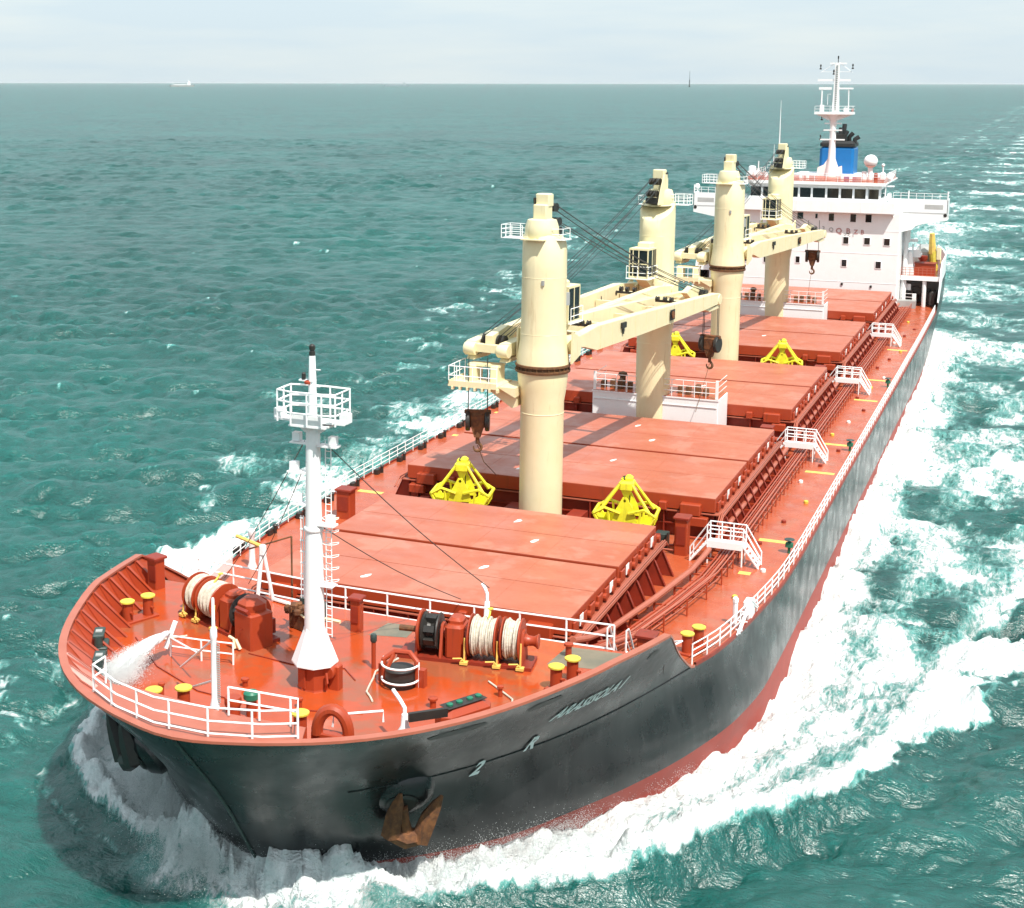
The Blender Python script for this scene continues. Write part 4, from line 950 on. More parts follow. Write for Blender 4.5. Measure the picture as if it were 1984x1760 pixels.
# vents
def vent(x, y, z, h, r, m, mc, label, cat='vent', cap=1.5):
    t = thing('deck_vent', label, cat, (x, y, z), 'deck vents')
    mb = MB(); mb.cyl((x, y, z), (x, y, z+h), r, n=14); obj('vent_pipe', mb, M[m], t)
    mb = MB(); mb.lathe((x, y, z+h), [(r*1.1, -.02), (r*cap, .05), (r*cap, .28), (r*1.1, .36)], 14); obj('vent_cap', mb, M[mc], t)
vent(-.1, -28.5, FZ, .75, .22, 'red', 'green', 'small red vent with a bright green cap behind the bow railing'); vent(-.8, -28.8, FZ, .5, .3, 'red', 'red', 'small all red mushroom vent beside the green capped one', cap=1.2)
vent(2.35, -21.8, FZ, 1.25, .10, 'red', 'dgreen', 'thin red pipe vent with a dull green cap behind the hooped hatchway')
def trunk(x, y, z, dx, dy, h, label, rz=0):
    t = thing('vent_trunk', label, 'vent', (x, y, z), 'square red vent trunks')
    mb = MB(); mb.box((x, y, z+h/2), (dx, dy, h), rz=rz, ch=.05); obj('trunk_casing', mb, M['red'], t)
    mb = MB(); mb.box((x, y, z+h+.06), (dx+.2, dy+.2, .14), rz=rz, ch=.04); mb.box((x, y-dy/2-.03, z+h*.55), (dx*.7, .04, h*.5), rz=rz); obj('trunk_lid', mb, M['dred'], t)
trunk(-.35, -17.9, FZ, .5, .5, 1.6, 'slim square red vent trunk directly behind the foremast'); trunk(-12.5, -16.6, FZ, .7, .65, 1.6, 'square red vent trunk at the end of the far bulwark', -.3)
trunk(-12.9, 6.6, 0, 1.0, .9, 1.9, 'square red vent trunk on the far side deck beside the first hatch')
trunk(9.3, 8.0, 0, .8, .8, 2.3, 'square red vent trunk between the first two hatches on the near side'); trunk(9.3, 36.3, 0, .8, .8, 1.9, 'square red vent trunk between the second and middle hatches on the near side'); trunk(9.3, 63.7, 0, .8, .8, 1.9, 'square red vent trunk between the middle and fourth hatches on the near side'); trunk(12.2, -11.6, 0, .8, .8, 2.1, 'red vent trunk below the near end of the forecastle railing')
# tarpaulin coloured patches of bare coating
for (x0, y0, x1, y1) in ((.4, -18.2, 2.2, -16.2), (9.3, -18.2, 12.2, -15.6)):
    mb = MB(); mb.add([(x0, y0, FZ+.006), (x1, y0+.4, FZ+.006), (x1-.1, y1, FZ+.006), (x0+.2, y1-.2, FZ+.006)], [(0, 1, 2, 3)]); obj('coating_patch', mb, M['tarp'], ship)
for pts in ([(-9.5, -23), (-6.6, -25.6), (-3.5, -27.2), (.2, -27.6), (4, -26.4)], [(-3.6, -22.6), (-1.2, -22.9), (1.2, -22.4), (2.2, -23.4)]):
    mb = MB(); mb.tube([(x, y, FZ+.02) for x, y in pts], .035, 4); obj('deck_weld', mb, M['dred'], ship)
# steps from the forecastle down to the main deck
t = thing('forecastle_steps', 'white railed steps at the near end of the forecastle railing', 'steps', (11.7, -14.2, 0))
mb = MB()
for k in range(7): mb.box((11.7+.0*k, -15.0+.28*k, 2.4-.34*k), (.8, .25, .05))
obj('tread', mb, M['red'], t)
for dx in (-.45, .45):
    mb = MB(); mb.tube([(11.7+dx, -15.3, FZ), (11.7+dx, -15.3, FZ+1.0), (11.7+dx, -14.9, FZ+.95), (11.7+dx, -13.0, 1.0), (11.7+dx, -13.0, .1)], .05, 6); mb.tube([(11.7+dx, -15.1, 2.5), (11.7+dx, -13.0, 0.1)], .07, 5); mb.tube([(11.7+dx, -15.1, 3.0), (11.7+dx, -13.0, .6)], .03, 5); obj('step_rail', mb, M['white'], t)

# ------------------------------------------------------------------ near side deck: pipes, cable ladder, bridges, markings
t = thing('deck_pipeline', 'thick red pipe and cable ladder running the length of the near side deck', 'pipe', (11.5, 50, 0))
def run(dx, z, r, m, name, y1=117, n=6, fx=0):
    mb = MB(); mb.tube([(9.3+dx*.8+fx, -13.6, z+1.2), (9.4+dx*.8+fx, -11.5, z+.6), (9.7+dx+fx, -8.2, z), (10.6+dx, -3, z), (11.35+dx, 2.6, z), (11.45+dx, 6, z), (11.45+dx, 40, z), (11.45+dx, y1, z)], r, n); return obj(name, mb, M[m], t)
run(-.25, .85, .17, 'rim', 'main_pipe', n=10)
for k, (dx, z, r) in enumerate(((.25, .55, .06), (.45, .55, .05), (.62, .55, .05), (.82, .6, .07), (1.0, .55, .045))): run(dx, z, r, 'rim' if k % 2 else 'red', 'small_pipe')
run(1.30, 1.0, .035, 'rim', 'walk_rail'); run(1.30, .55, .03, 'rim', 'walk_rail')
sp = MB(); sp.bb((-.55, -.05, 0), (-.45, .05, .75)); sp.bb((-.55, -.05, .42), (1.35, .05, .50)); sp.bb((1.27, -.04, 0), (1.34, .04, 1.0)); sp.bb((.55, -.04, 0), (.63, .04, .45))
src = None
for k in range(72):
    y = 3.2+k*1.6; 
    if src is None: 
        sp.v = [(a+11.45, b+y, c) for a, b, c in sp.v]; src = obj('pipe_support', sp, M['red'], t); yb = y
    else: mesh_at('pipe_support', src, t, (0, y-yb, 0))
for (x, y, rz) in ((9.75, -8.2, .25), (10.2, -5.5, .3), (10.75, -2.6, .25), (11.15, .4, .2)): mesh_at('pipe_support', src, t, (x-11.45+.05, y-yb, 0), -rz*.0)
def make_bridge():
    t = local('access_bridge', '', 'footbridge', 'white footbridges over the deck pipes')
    z = 1.3; mb = MB(); mb.bb((-1.0, -.45, z-.08), (1.15, .45, z)); mb.bb((-1.0, -.52, z-.30), (1.15, -.45, z+.12)); obj('bridge_deck', mb, M['white'], t)
    for yy in (-.47, .47):
        mb = MB()
        for h in (.55, 1.05): mb.tube([(-2.0, yy, h-.2), (-1.0, yy, z+h), (1.15, yy, z+h), (2.1, yy, h-.25)], .045, 5)
        for x in (-1.0, -.3, .4, 1.15): mb.cyl((x, yy, z-.1), (x, yy, z+1.05), .045, n=5)
        mb.cyl((-2.0, yy, 0), (-2.0, yy, .85), .045, n=5); mb.cyl((2.1, yy, 0), (2.1, yy, .8), .045, n=5)
        mb.tube([(1.15, yy, z-.05), (2.1, yy, 0)], .07, 5); mb.tube([(-1.0, yy, z-.05), (-2.0, yy, 0)], .07, 5)
        mb.cyl((1.1, yy, 0), (1.1, yy, z), .06, n=5); mb.cyl((-.95, yy, 0), (-.95, yy, z), .06, n=5); obj('bridge_rail', mb, M['white'], t)
    mb = MB()
    for k in range(5):
        mb.box((1.15+.95*(k+.5)/5, 0, z-(k+.5)*z/5), (.2, .85, .04)); mb.box((-1.0-1.0*(k+.5)/5, 0, z-(k+.5)*z/5), (.2, .85, .04))
    obj('bridge_tread', mb, M['white'], t)
    return t
b0 = make_bridge()
for k, (y, l) in enumerate(((7.4, 'white footbridge nearest the bow, over the deck pipes beside the front crane'), (34.6, 'white footbridge second from the bow, over the deck pipes beside the second crane'), (62.0, 'white footbridge third from the bow, over the deck pipes beside the third crane'), (89.8, 'white footbridge nearest the bridge house, over the deck pipes'))):
    o = b0 if k == 0 else copy_thing(b0, (0, 0, 0))
    o.location = (12.05, y, 0); o['label'] = l
for (y, x0, x1) in ((12.9, 13.1, 15.0), (31.2, 13.1, 15.2), (40.6, 13.1, 15.0), (59.0, 13.1, 15.15), (69.1, 13.0, 14.9), (87.2, 13.0, 15.1), (5.9, 13.2, 13.9)):
    mb = MB(); mb.bb((x0, y-.28, .004), (x1, y+.28, .008)); obj('yellow_deck_mark', mb, M['ymark'], ship)
    mb = MB(); mb.bb((-x1, y-.28, .004), (-x0, y+.28, .008)); obj('yellow_deck_mark', mb, M['ymark'], ship)
vl = ['first green valve stand from the bow at the near deck edge', 'second green valve stand from the bow at the near deck edge', 'third green valve stand from the bow at the near deck edge']
for k, y in enumerate((10.8, 38.9, 66.0)):
    t = thing('valve_stand', vl[k], 'valve', (15.3, y, 0), 'green valve stands')
    mb = MB(); mb.cyl((15.3, y, 0), (15.3, y, .8), .09, n=8); mb.box((15.3, y, .55), (.45, .35, .3), ch=.05); obj('valve_body', mb, M['green'], t)
    mb = MB(); mb.lathe((15.3, y, .85), [(.3, 0), (.32, .03), (.3, .06), (.2, .06)], 12); obj('valve_wheel', mb, M['dgreen'], t)
# dark fittings along the far gunwale
for k in range(24):
    y = -3+k*4.1; mb = MB(); mb.box((-15.65, y, .22), (.35, .55, .4), ch=.06); mb.lathe((-15.5, y+.5, 0), [(.12, 0), (.12, .5), (.18, .52), (.1, .6)], 8); obj('gunwale_fitting', mb, M['dark'], ship)
# white gangway gear by the near railing ahead
t = thing('gangway_stand', 'white gangway stand with ladders leaning on the near railing', 'gangway', (15.1, -2.2, 0))
mb = MB(); mb.cyl((14.75, -2.9, 0), (14.75, -2.9, 1.3), .13, n=8); mb.lathe((14.75, -2.9, 1.3), [(.16, 0), (.16, .2), (.06, .3)], 8); obj('stand_post', mb, M['white'], t)
mb = MB()
for dx in (0, .25): mb.tube([(15.2+dx*.3, -4.6+dx, .1), (15.35+dx*.3, -2.2+dx, 1.2), (15.5, -.6+dx, .3)], .05, 5)
for k in range(8): mb.box((15.25, -4.3+k*.45, .3+.35*(k % 3)), (.35, .06, .06))
mb.box((15.2, -1.4, .5), (.5, .9, 1.0), ch=.05); obj('folded_ladder', mb, M['white'], t)
# an opening-edge rail across the break, outer end
mb = MB(); mb.tube([(12.3, -11.2, 1.55), (14.1, -12.4, 2.4)], .05, 6); mb.tube([(14.1, -12.4, 2.4), (13.6, -13.4, 2.3)], .05, 6); single('sloping_handrail', mb, M['white'], 'white sloping handrail behind the step in the bulwark', 'handrail')
# white panels behind the left end of the forecastle
t = thing('folded_gangway', 'white folded gangway lying along the far deck edge beside the bulwark end', 'gangway', (-14.2, -9.5, 0))
mb = MB(); mb.box((-13.2, -10.0, 1.0), (.35, 6.0, .7), rz=.19); mb.box((-12.2, -12.4, 1.2), (1.2, 1.4, .9), rz=.4, ch=.1)
for k in range(7): mb.box((-12.9-.14*k+.2, -12.4+k*.85, 1.6), (.07, .07, .9))
obj('gangway_frame', mb, M['white'], t)
mb = MB(); mb.lathe((-13.5, -4.9, 0), [(.3, 0), (.2, .3), (.16, 1.9), (.22, 2.0), (.22, 2.25), (.1, 2.35)], 10); single('white_post', mb, M['white'], 'lone white post with a rounded head on the far side deck', 'post')

# ------------------------------------------------------------------ anchors
def anchor(sg, ma, label):
    t = thing('anchor', label, 'anchor', (sg*6, -27, 0), 'anchors at the bow')
    def P(x, y, z): return (sg*x, y, z)
    q = [(5.9, -27.9, 1.9), (5.6, -27.4, .6)]
    mb = MB(); d = Vector((.42, -.75, -.52)).normalized(); c0 = Vector((5.1, -25.3, .55)) if sg > 0 else Vector((5.6, -25.6, .2))
    rows = []
    ax = Vector((.85, .5, .05)).normalized(); ay = d.cross(ax).normalized()
    for (s, r) in ((0, 1.45), (1.3, 1.40), (2.0, 1.2), (2.3, .85), (2.36, .4), (2.3, .02)):
        rows.append([P(*(c0+d*s+(ax*math.cos(a)*1.1+ay*math.sin(a))*r)) for a in np.linspace(0, 2*math.pi, 25)])
    mb.grid(rows); obj('hawse_housing', mb, M['black'], t)
    mb = MB(); rows = [[P(*(c0+d*s+(ax*math.cos(a)*1.1+ay*math.sin(a))*r)) for a in np.linspace(0, 2*math.pi, 21)] for (s, r) in ((2.37, .62), (2.45, .5))]
    mb.grid(rows); mb.add(rows[-1][:-1], [tuple(range(20))]); obj('hawse_mouth', mb, M['dark'], t)
    tip = c0+d*2.5
    mb = MB(); crown = Vector((6.15, -26.9, -1.95)) if sg > 0 else Vector((7.1, -27.3, -1.0)); mb.tube([P(*tip), P(*(tip*.45+crown*.55)), P(*crown)], [.22, .24, .30], 8); obj('anchor_shank', mb, ma, t)
    mb = MB(); e = Vector((.80, .58, .05)); mb.tube([P(*(crown-e*.8+Vector((0, 0, .1)))), P(*(crown+Vector((0, 0, -.28)))), P(*(crown+e*.8+Vector((0, 0, -.35))))], [.30, .46, .30], 8); obj('anchor_crown', mb, ma, t)
    for s in (-1, 1):
        b = crown+e*s*.62+Vector((0, 0, -.2*s)); tp = b+Vector((.35, -.25, 1.75))+e*(s*.25+.45)
        mb = MB(); mb.tube([P(*(b+Vector((0, 0, -.25)))), P(*(b.lerp(tp, .4))), P(*(b.lerp(tp, .75))), P(*tp)], [.44, .40, .26, .08], 6); obj('anchor_fluke', mb, ma, t)
anchor(1, M['rust'], 'big rusty anchor hanging from its housing on the near side of the bow'); anchor(-1, M['dark'], 'dark anchor in shade on the far side of the bow')  # far anchor in dark steel: its shade put into the colour

# small gear in the gaps between the hatches and along the decks
cl = random.Random(5)
for gy in (7.8, 36.0, 63.6, 91.5):
    for k in range(9):
        x = cl.choice((-1, 1))*(2.9+6.6*cl.random()); y = gy-2.4+4.6*cl.random()
        if abs(abs(x)-5.4) < 2.3 and gy in (7.8, 63.6): x = math.copysign(8.6+1.6*cl.random(), x)
        mb = MB(); w_ = .3+.5*cl.random(); h_ = .3+.8*cl.random(); mb.box((x, y, h_/2), (w_, .3+.6*cl.random(), h_), rz=cl.random()*.3, ch=.03); obj('deck_box', mb, M[cl.choice(('red', 'dred', 'dred', 'dgreen', 'white'))], ship)
    for sg in (-1, 1):
        mb = MB(); y = gy+cl.random(); mb.tube([(sg*2.6, y, .35), (sg*8.2, y, .35), (sg*8.7, y+.2, .35), (sg*8.8, y+.4, .9), (sg*10.8, y+.4, .9)], .09, 7); obj('cross_pipe', mb, M['red'], ship)
        mb = MB(); mb.tube([(sg*2.6, y-.5, .25), (sg*9.4, y-.5, .25), (sg*9.5, y-.5, 1.3)], .06, 6); obj('cross_pipe', mb, M['rim'], ship)
for k in range(22):
    y = -4+k*5.3; mb = MB(); mb.lathe((13.3+1.2*(k % 3)*.5, y, 0), [(.16, 0), (.16, .16), (.1, .2)], 10); obj('sounding_cap', mb, M[('dred', 'ycap', 'mark', 'dred')[k % 4]], ship)
for (x, y, h_, r_) in ((-8.3, -17.0, .7, .12), (8.6, -22.4, .35, .1), (6.4, -24.6, .3, .14), (-1.9, -25.9, .25, .12), (3.1, -18.0, .9, .09), (9.9, -16.9, .5, .15), (-4.6, -28.3, .5, .1), (1.3, -26.9, .3, .1)):
    mb = MB(); mb.lathe((x, y, FZ), [(r_, 0), (r_, h_), (r_*1.5, h_+.03), (r_*1.5, h_+.12), (r_*.4, h_+.16)], 10); obj('sounding_pipe', mb, M['red'], ship)
for pts in ([(7.6, -21.2), (9.2, -22.6), (9.6, -24.0), (9.2, -25.0)], [(-7.4, -21.9), (-8.6, -23.2), (-8.7, -24.4)], [(2.9, -20.4), (2.6, -22.2), (3.2, -24.4), (4.2, -25.6)]):
    mb = MB(); q = []
    for i_ in range(len(pts)-1):
        for a_ in (0, .33, .66): q.append((pts[i_][0]*(1-a_)+pts[i_+1][0]*a_+.06*cl.random(), pts[i_][1]*(1-a_)+pts[i_+1][1]*a_, FZ+.05))
    mb.tube(q, .045, 6); obj('loose_hose', mb, M[('rope', 'rope', 'dark')[len(pts) % 3]], ship)
# ------------------------------------------------------------------ accommodation block
AY = 118.0
t = thing('accommodation_block', 'white accommodation block with a dark windowed bridge and long bridge wings', 'ship superstructure', (0, AY, 0))
mb = MB(); mb.box((0, AY+6, 6.4), (21.6, 12, 12.8), ch=.12); wall = obj('house_wall', mb, M['white'], t)
mb = MB()
for z in (3.2, 6.95, 9.9): mb.bb((-10.8, AY-.025, z-.02), (10.8, AY+.01, z+.02))
mb.bb((10.78, AY+.4, .1), (10.86, AY+11, .16)); obj('weld_seam', mb, M['white'], wall)
mb = MB(); mb.bb((-10.0, AY-1.0, 12.15), (10.0, AY+.2, 12.25)); mb.bb((-10.0, AY-1.05, 12.2), (10.0, AY-.95, 13.62)); mb.prism([(AY-1.0, 12.2), (AY+.05, 12.2), (AY+.05, 11.7)], -9.9, -9.8, 'yz'); mb.prism([(AY-1.0, 12.2), (AY+.05, 12.2), (AY+.05, 11.7)], 9.8, 9.9, 'yz')
for x in (-6, -2, 2, 6): mb.bb((x-.03, AY-1.08, 12.3), (x+.03, AY-1.04, 13.5))
mb.bb((9.6, AY-1.0, 12.2), (10.0, AY+2.6, 13.62)); mb.bb((-10.0, AY-1.0, 12.2), (-9.6, AY+2.6, 13.62)); obj('bridge_front_screen', mb, M['white'], t)
# wheelhouse
mb = MB(); mb.bb((-8.6, AY+1.0, 12.2), (8.2, AY+7.5, 13.84)); mb.bb((-8.6, AY+1.0, 15.12), (8.2, AY+7.5, 15.75)); mb.bb((-8.4, AY+1.25, 13.8), (8.0, AY+7.3, 15.2))
wh = obj('wheelhouse', mb, M['white'], t)
we = [(-8.35, -7.0), (-6.75, -5.4), (-5.15, -3.75), (-3.5, -2.25), (-2.0, -.62), (-.36, 1.2), (1.5, 2.9), (3.2, 4.6), (4.85, 6.25), (6.65, 7.85)]
for k, (a, b) in enumerate(we):
    mb = MB(); mb.bb((a, AY+1.06, 13.86), (b, AY+1.30, 15.06)); wd = obj('bridge_window', mb, M['glass'], wh)
    fm = MB(); fm.bb((b, AY+1.0, 13.84), (b+.26, AY+1.26, 15.12)); obj('window_mullion', fm, M['white'], wd)
for sg, x in ((1, 8.02), (-1, -8.42)):
    for yy in (AY+1.6, AY+3.3, AY+5.0): mb = MB(); mb.bb((x-.05, yy, 13.95), (x+.05, yy+1.3, 15.0)); obj('bridge_window', mb, M['glass'], wh)
mb = MB(); mb.bb((-9.1, AY+.55, 15.75), (8.75, AY+14.5, 15.92)); mb.bb((-9.1, AY+.5, 15.55), (8.75, AY+.6, 15.95)); obj('wheelhouse_roof', mb, M['white'], wh)
mb = MB(); mb.bb((-9.0, AY+.62, 15.92), (8.65, AY+14.4, 15.93)); obj('roof_coating', mb, M['mdeck'], wh)
# bridge wings with curved brackets below
for sg in (1, -1):
    mb = MB(); y0, y1 = AY+2.2, AY+5.2
    mb.bb((sg*9.0, y0, 12.15), (sg*16.15, y1, 12.25)); mb.bb((sg*9.0, y0, 12.2), (sg*16.15, y0+.08, 13.98)); mb.bb((sg*16.08, y0, 11.9), (sg*16.16, y1, 13.98)); mb.bb((sg*9.0, y1-.08, 12.2), (sg*16.15, y1, 13.4))
    pts = [(9.5, 12.2), (16.15, 12.2), (16.15, 11.35), (14.5, 11.05), (13.2, 10.8), (12.4, 10.5), (12.0, 10.05), (10.75, 9.7), (9.5, 9.7)]
    mb.prism([(sg*x, z) for x, z in pts], y0+.02, y0+.3, 'xz'); mb.prism([(sg*x, z) for x, z in pts], y1-.3, y1-.02, 'xz')
    lo = [(sg*x, y0+.02, z) for x, z in pts[2:8]]; mb.grid([lo, [(x, y1-.02, z) for x, y, z in lo]], smooth=False)
    w = obj('bridge_wing', mb, M['white'], t)
    mb = MB(); mb.lathe((sg*15.9, y0-.02, 12.0), [(.22, 0), (.22, .06)], 12, ax='y'); obj('wing_port', mb, M['dark'], w)
    mb = MB(); mb.bb((sg*13.4, y0-.02, 12.75), (sg*15.6, y0+.02, 13.3)); obj('wing_plate', mb, M['grey'] if False else M['greymark'], w)
    rl = MB(); rl.tube([(sg*9.5, y0+.04, 14.7), (sg*16.1, y0+.04, 14.7), (sg*16.1, y1, 14.7)], .03, 5); rl.tube([(sg*9.5, y0+.04, 14.35), (sg*16.1, y0+.04, 14.35), (sg*16.1, y1, 14.35)], .025, 5)
    for k in range(8): xx = sg*(9.5+6.6*k/7); rl.cyl((xx, y0+.04, 13.9), (xx, y0+.04, 14.7 + (.3 if k in (2, 7) else 0)), .035 if k not in (2, 7) else .09, n=5)
    obj('wing_railing', rl, M['white'], w)
# front windows
for (x, z, w, h) in ((-1.64, 11.55, .75, .85), (2.28, 11.47, .65, .95), (4.99, 11.46, .7, 1.0), (6.88, 11.48, .75, 1.0), (4.22, 8.57, .65, .85), (6.84, 8.57, .7, .85), (9.27, 8.56, .7, .85), (-1.72, 5.82, .5, .8), (4.14, 5.64, .6, .85), (8.36, 5.59, .65, .85),
                   (-7.82, 10.07, 1.0, .8), (-5.2, 11.5, .65, .95), (-5.4, 8.57, .65, .85), (-8.3, 8.57, .65, .85), (-5.8, 5.7, .6, .85), (-8.6, 5.7, .6, .85)):
    mb = MB(); mb.box((x, AY-.02, z), (w+.16, .10, h+.16), ch=.03); f = obj('window_frame', mb, M['white'], t)
    mb = MB(); mb.box((x, AY-.055, z), (w, .06, h), ch=.02); obj('window_pane', mb, M['glass'], f)
mb = MB(); mb.box((0.4, AY-.03, 11.55), (.25, .08, .55)); obj('small_window', mb, M['glass'], t)
for x, z in ((4.0, 2.9), (7.6, 2.75)): mb = MB(); mb.box((x, AY-.05, z), (.25, .12, .3)); obj('deck_lamp', mb, M['dark'], t)
def on_wall(x0, z0, arc=0):
    return lambda a, b: (x0+a, AY-.028, z0+b-arc*(a-3.0)**2)
letters('W', .9, on_wall(-3.0, 9.55), M['greymark'], 'wall_lettering', parent=t)
letters('Q', .95, on_wall(-.9, 9.85), M['redmark'], 'wall_lettering', parent=t); letters('2 : 3', .75, on_wall(.2, 9.75), M['greymark'], 'wall_lettering', parent=t)
letters('Q', .75, on_wall(2.0, 9.62), M['greymark'], 'wall_lettering', parent=t); letters('Q B', .95, on_wall(2.9, 9.45), M['redmark'], 'wall_lettering', space=1.25, parent=t)
letters('Z B', .75, on_wall(5.15, 9.45), M['redmark'], 'wall_lettering', space=1.2, parent=t); letters('ZZ 1', .65, on_wall(3.9, 8.55-.25+.75), M['greymark'], 'wall_lettering', parent=t)
# port side of the house: funnel-shaped struts, lockers, open deck below
pd = thing('poop_structure', 'white open deck beside the bridge house carried on a white pillar', 'ship superstructure', (0, 130, 0))
mb = MB(); ys = [121.5, 124, 128, 133, 139, 146]
mb.grid([[(-halfb(y, 3.4)+.02, y, 3.98), (halfb(y, 3.4)-.02, y, 3.98)] for y in ys], smooth=False); mb.grid([[(-halfb(y, 3.4)+.02, y, 3.40), (halfb(y, 3.4)-.02, y, 3.40)] for y in ys], smooth=False, flip=True)
mb.bb((10.85, 121.45, 3.40), (15.9, 121.55, 4.0)); mb.bb((-15.9, 121.45, 3.40), (-10.85, 121.55, 4.0))
obj('upper_deck', mb, M['white'], pd)
mb = MB(); mb.grid([[(-halfb(y, 3.4)+.2, y, 3.995), (halfb(y, 3.4)-.2, y, 3.995)] for y in ys], smooth=False); obj('deck_coating', mb, M['mdeck'], pd)
for sg in (1, -1):
    mb = MB(); mb.cyl((sg*13.8, 121.9, 0), (sg*13.8, 121.9, 3.4), .26, n=12); mb.cyl((sg*11.2, 121.9, 0), (sg*11.2, 121.9, 3.4), .35, n=4); obj('deck_pillar', mb, M['white'], pd)
    mb = MB(); rows = []
    for y in (119.3, 120.5, 121.5, 122.5, 124, 127, 132, 139, 146):
        zb = topz(y)-.02; zt = float(np.interp(y, [119.3, 121, 121.8, 123, 200], [1.0, 3.2, 5.7, 5.9, 5.0])); rows.append([(sg*(halfb(y, min(zb, 3))+.0), y, zb), (sg*(halfb(y, min(zb, 3))+.0), y, max(zt, zb+.05)), (sg*(halfb(y, min(zb, 3))-.14), y, max(zt, zb+.05)), (sg*(halfb(y, min(zb, 3))-.14), y, zb)])
    mb.grid(rows, smooth=False); obj('side_bulwark', mb, M['white'], pd)
mb = MB(); mb.bb((-15.3, 126.5, 0), (15.3, 126.6, 3.4)); mb.bb((10.8, 119.5, .0), (13.0, 121.0, .95)); obj('recess_wall', mb, M['grey'], pd)  # grey in place of white: shade of the recess put into the colour
mb = MB()
for k in range(14): mb.box((11.3+4.2*rng.random(), 122.6+3*rng.random(), .5+1.6*rng.random()), (.3+.5*rng.random(), .4, .4+.8*rng.random()))
mb.box((14.9, 122.6, 1.2), (.8, 2.2, 1.8), ch=.2); obj('recess_gear', mb, M['dark'], pd)
mb = MB(); mb.box((12.6, 122.2, .9), (.5, .4, 1.4), ch=.05); mb.box((11.5, 122.5, 2.4), (1.2, .3, .8)); obj('recess_locker', mb, M['white'], pd)
mb = MB(); mb.bb((12.4, 122.6, 4.0), (14.9, 124.4, 5.45)); obj('red_deckhouse', mb, M['red'], pd); mb = MB(); mb.bb((12.3, 122.5, 5.45), (15.0, 124.5, 5.55)); obj('red_deckhouse_roof', mb, M['dred'], pd)
mb = MB(); mb.prism([(11.4, 4), (12.4, 4), (12.0, 7.0), (11.6, 7.0)], 122.4, 123.4, 'xz'); mb.bb((10.85, 123, 6.25), (13.0, 126.0, 6.5)); mb.bb((10.85, 122.95, 6.25), (13.0, 123.05, 7.2)); mb.cyl((12.9, 123.2, 6.3), (12.9, 123.2, 8.0), .1, n=6); mb.cyl((12.0, 123.4, 6.3), (12.0, 123.4, 7.9), .1, n=6); mb.box((12.1, 123.4, 8.4), (.9, .5, .35), ch=.05); mb.prism([(10.85, 8.2), (11.7, 8.2), (11.7, 10.0), (10.85, 10.0)], 122.2, 122.5, 'xz'); mb.cyl((11.25, 122.3, 4.0), (11.25, 122.3, 10.0), .3, n=8); obj('side_structure', mb, M['white'], pd)
rl = MB()
for z in (4.4, 4.75, 5.05): rl.tube([(10.9, 121.55, z), (15.6, 121.55, z)], .025, 5)
for k in range(10): rl.cyl((10.9+4.7*k/9, 121.55, 3.98), (10.9+4.7*k/9, 121.55, 5.05), .03, n=5)
obj('deck_railing', rl, M['rim'], pd)
rl = MB()
for z in (.5, .95): rl.tube([(11.2, 119.6, z+.95), (13.0, 119.6, z+.95)], .03, 5)
obj('low_railing', rl, M['white'], pd)
t2 = thing('stores_crane', 'small pale yellow stores crane behind the bridge house at the stern', 'crane', (14.2, 128, 4))
mb = MB(); mb.cyl((14.4, 128, 4), (14.2, 128, 6.6), .55, .5, n=10); obj('crane_post', mb, M['ycap'], t2); mb = MB(); mb.tube([(14.1, 128, 6.3), (13.95, 127.6, 9.0)], [.5, .32], 8); obj('crane_jib', mb, M['ymark'], t2)
mb = MB(); mb.box((14.9, 127.8, 6.4), (.6, .6, 1.7), ch=.1); mb.tube([(14.9, 127.8, 7.3), (15.2, 127.8, 5.0)], .12, 5); obj('crane_winch', mb, M['cream'], t2)
mb = MB(); mb.lathe((13.0, 127.4, 4), [(.35, 0), (.35, 1.2), (.6, 1.6), (.6, 2.0)], 12); single('dark_red_cowl', mb, M['dred'], 'dark red cowl vent beside the small stores crane', 'vent')
mb = MB(); mb.box((12.9, 131, 6.0), (2.4, 5.5, 2.0), ch=.6); single('lifeboat', mb, M['grey'], 'pale grey covered boat hull behind the bridge house', 'lifeboat')
# ------------------------------------------------------------------ monkey island: railing, radar mast, domes, aerials
rp = [(-8.9, AY+14, 15.93), (-8.9, AY+.8, 15.93), (8.5, AY+.8, 15.93), (8.5, AY+14, 15.93)]
t3 = railing('roof_railing', 'railing with a low red band round the wheelhouse roof', 'railing', rp, (1.05, .75), r=.028, step=1.45)
mb = MB(); mb.tube([(p[0], p[1], 16.3) for p in rp], .05, 5); mb.tube([(p[0], p[1], 16.1) for p in rp], .05, 5); obj('red_rail_bar', mb, M['rim'], t3)
mx_, my_ = .15, 131.0
t = thing('radar_mast', 'tall white radar mast with yards and a wide platform on the wheelhouse roof', 'mast', (mx_, my_, 15.9))
mb = MB(); mb.lathe((mx_, my_, 0), [(.80, 15.8), (.72, 16.6), (.52, 18.0), (.44, 20), (.42, 22.6), (.55, 23.6), (1.0, 24.3)], 18); mb.prism([(mx_-1.9, 16), (mx_-.6, 16), (mx_-.5, 18.3), (mx_-1.0, 17.5), (mx_-1.8, 17.1)], my_-.1, my_+.1, 'xz'); mb.prism([(mx_+1.5, 16), (mx_+.6, 16), (mx_+.5, 18.3), (mx_+.9, 17.2), (mx_+1.4, 17.4)], my_-.1, my_+.1, 'xz'); obj('mast_column', mb, M['white'], t)
mb = MB(); mb.bb((mx_-2.45, my_-1, 24.3), (mx_+2.65, my_+1, 24.62)); mb.prism([(mx_-2.3, 24.3), (mx_+2.5, 24.3), (mx_+.6, 23.5), (mx_-.6, 23.5)], my_-.3, my_+.3, 'xz')
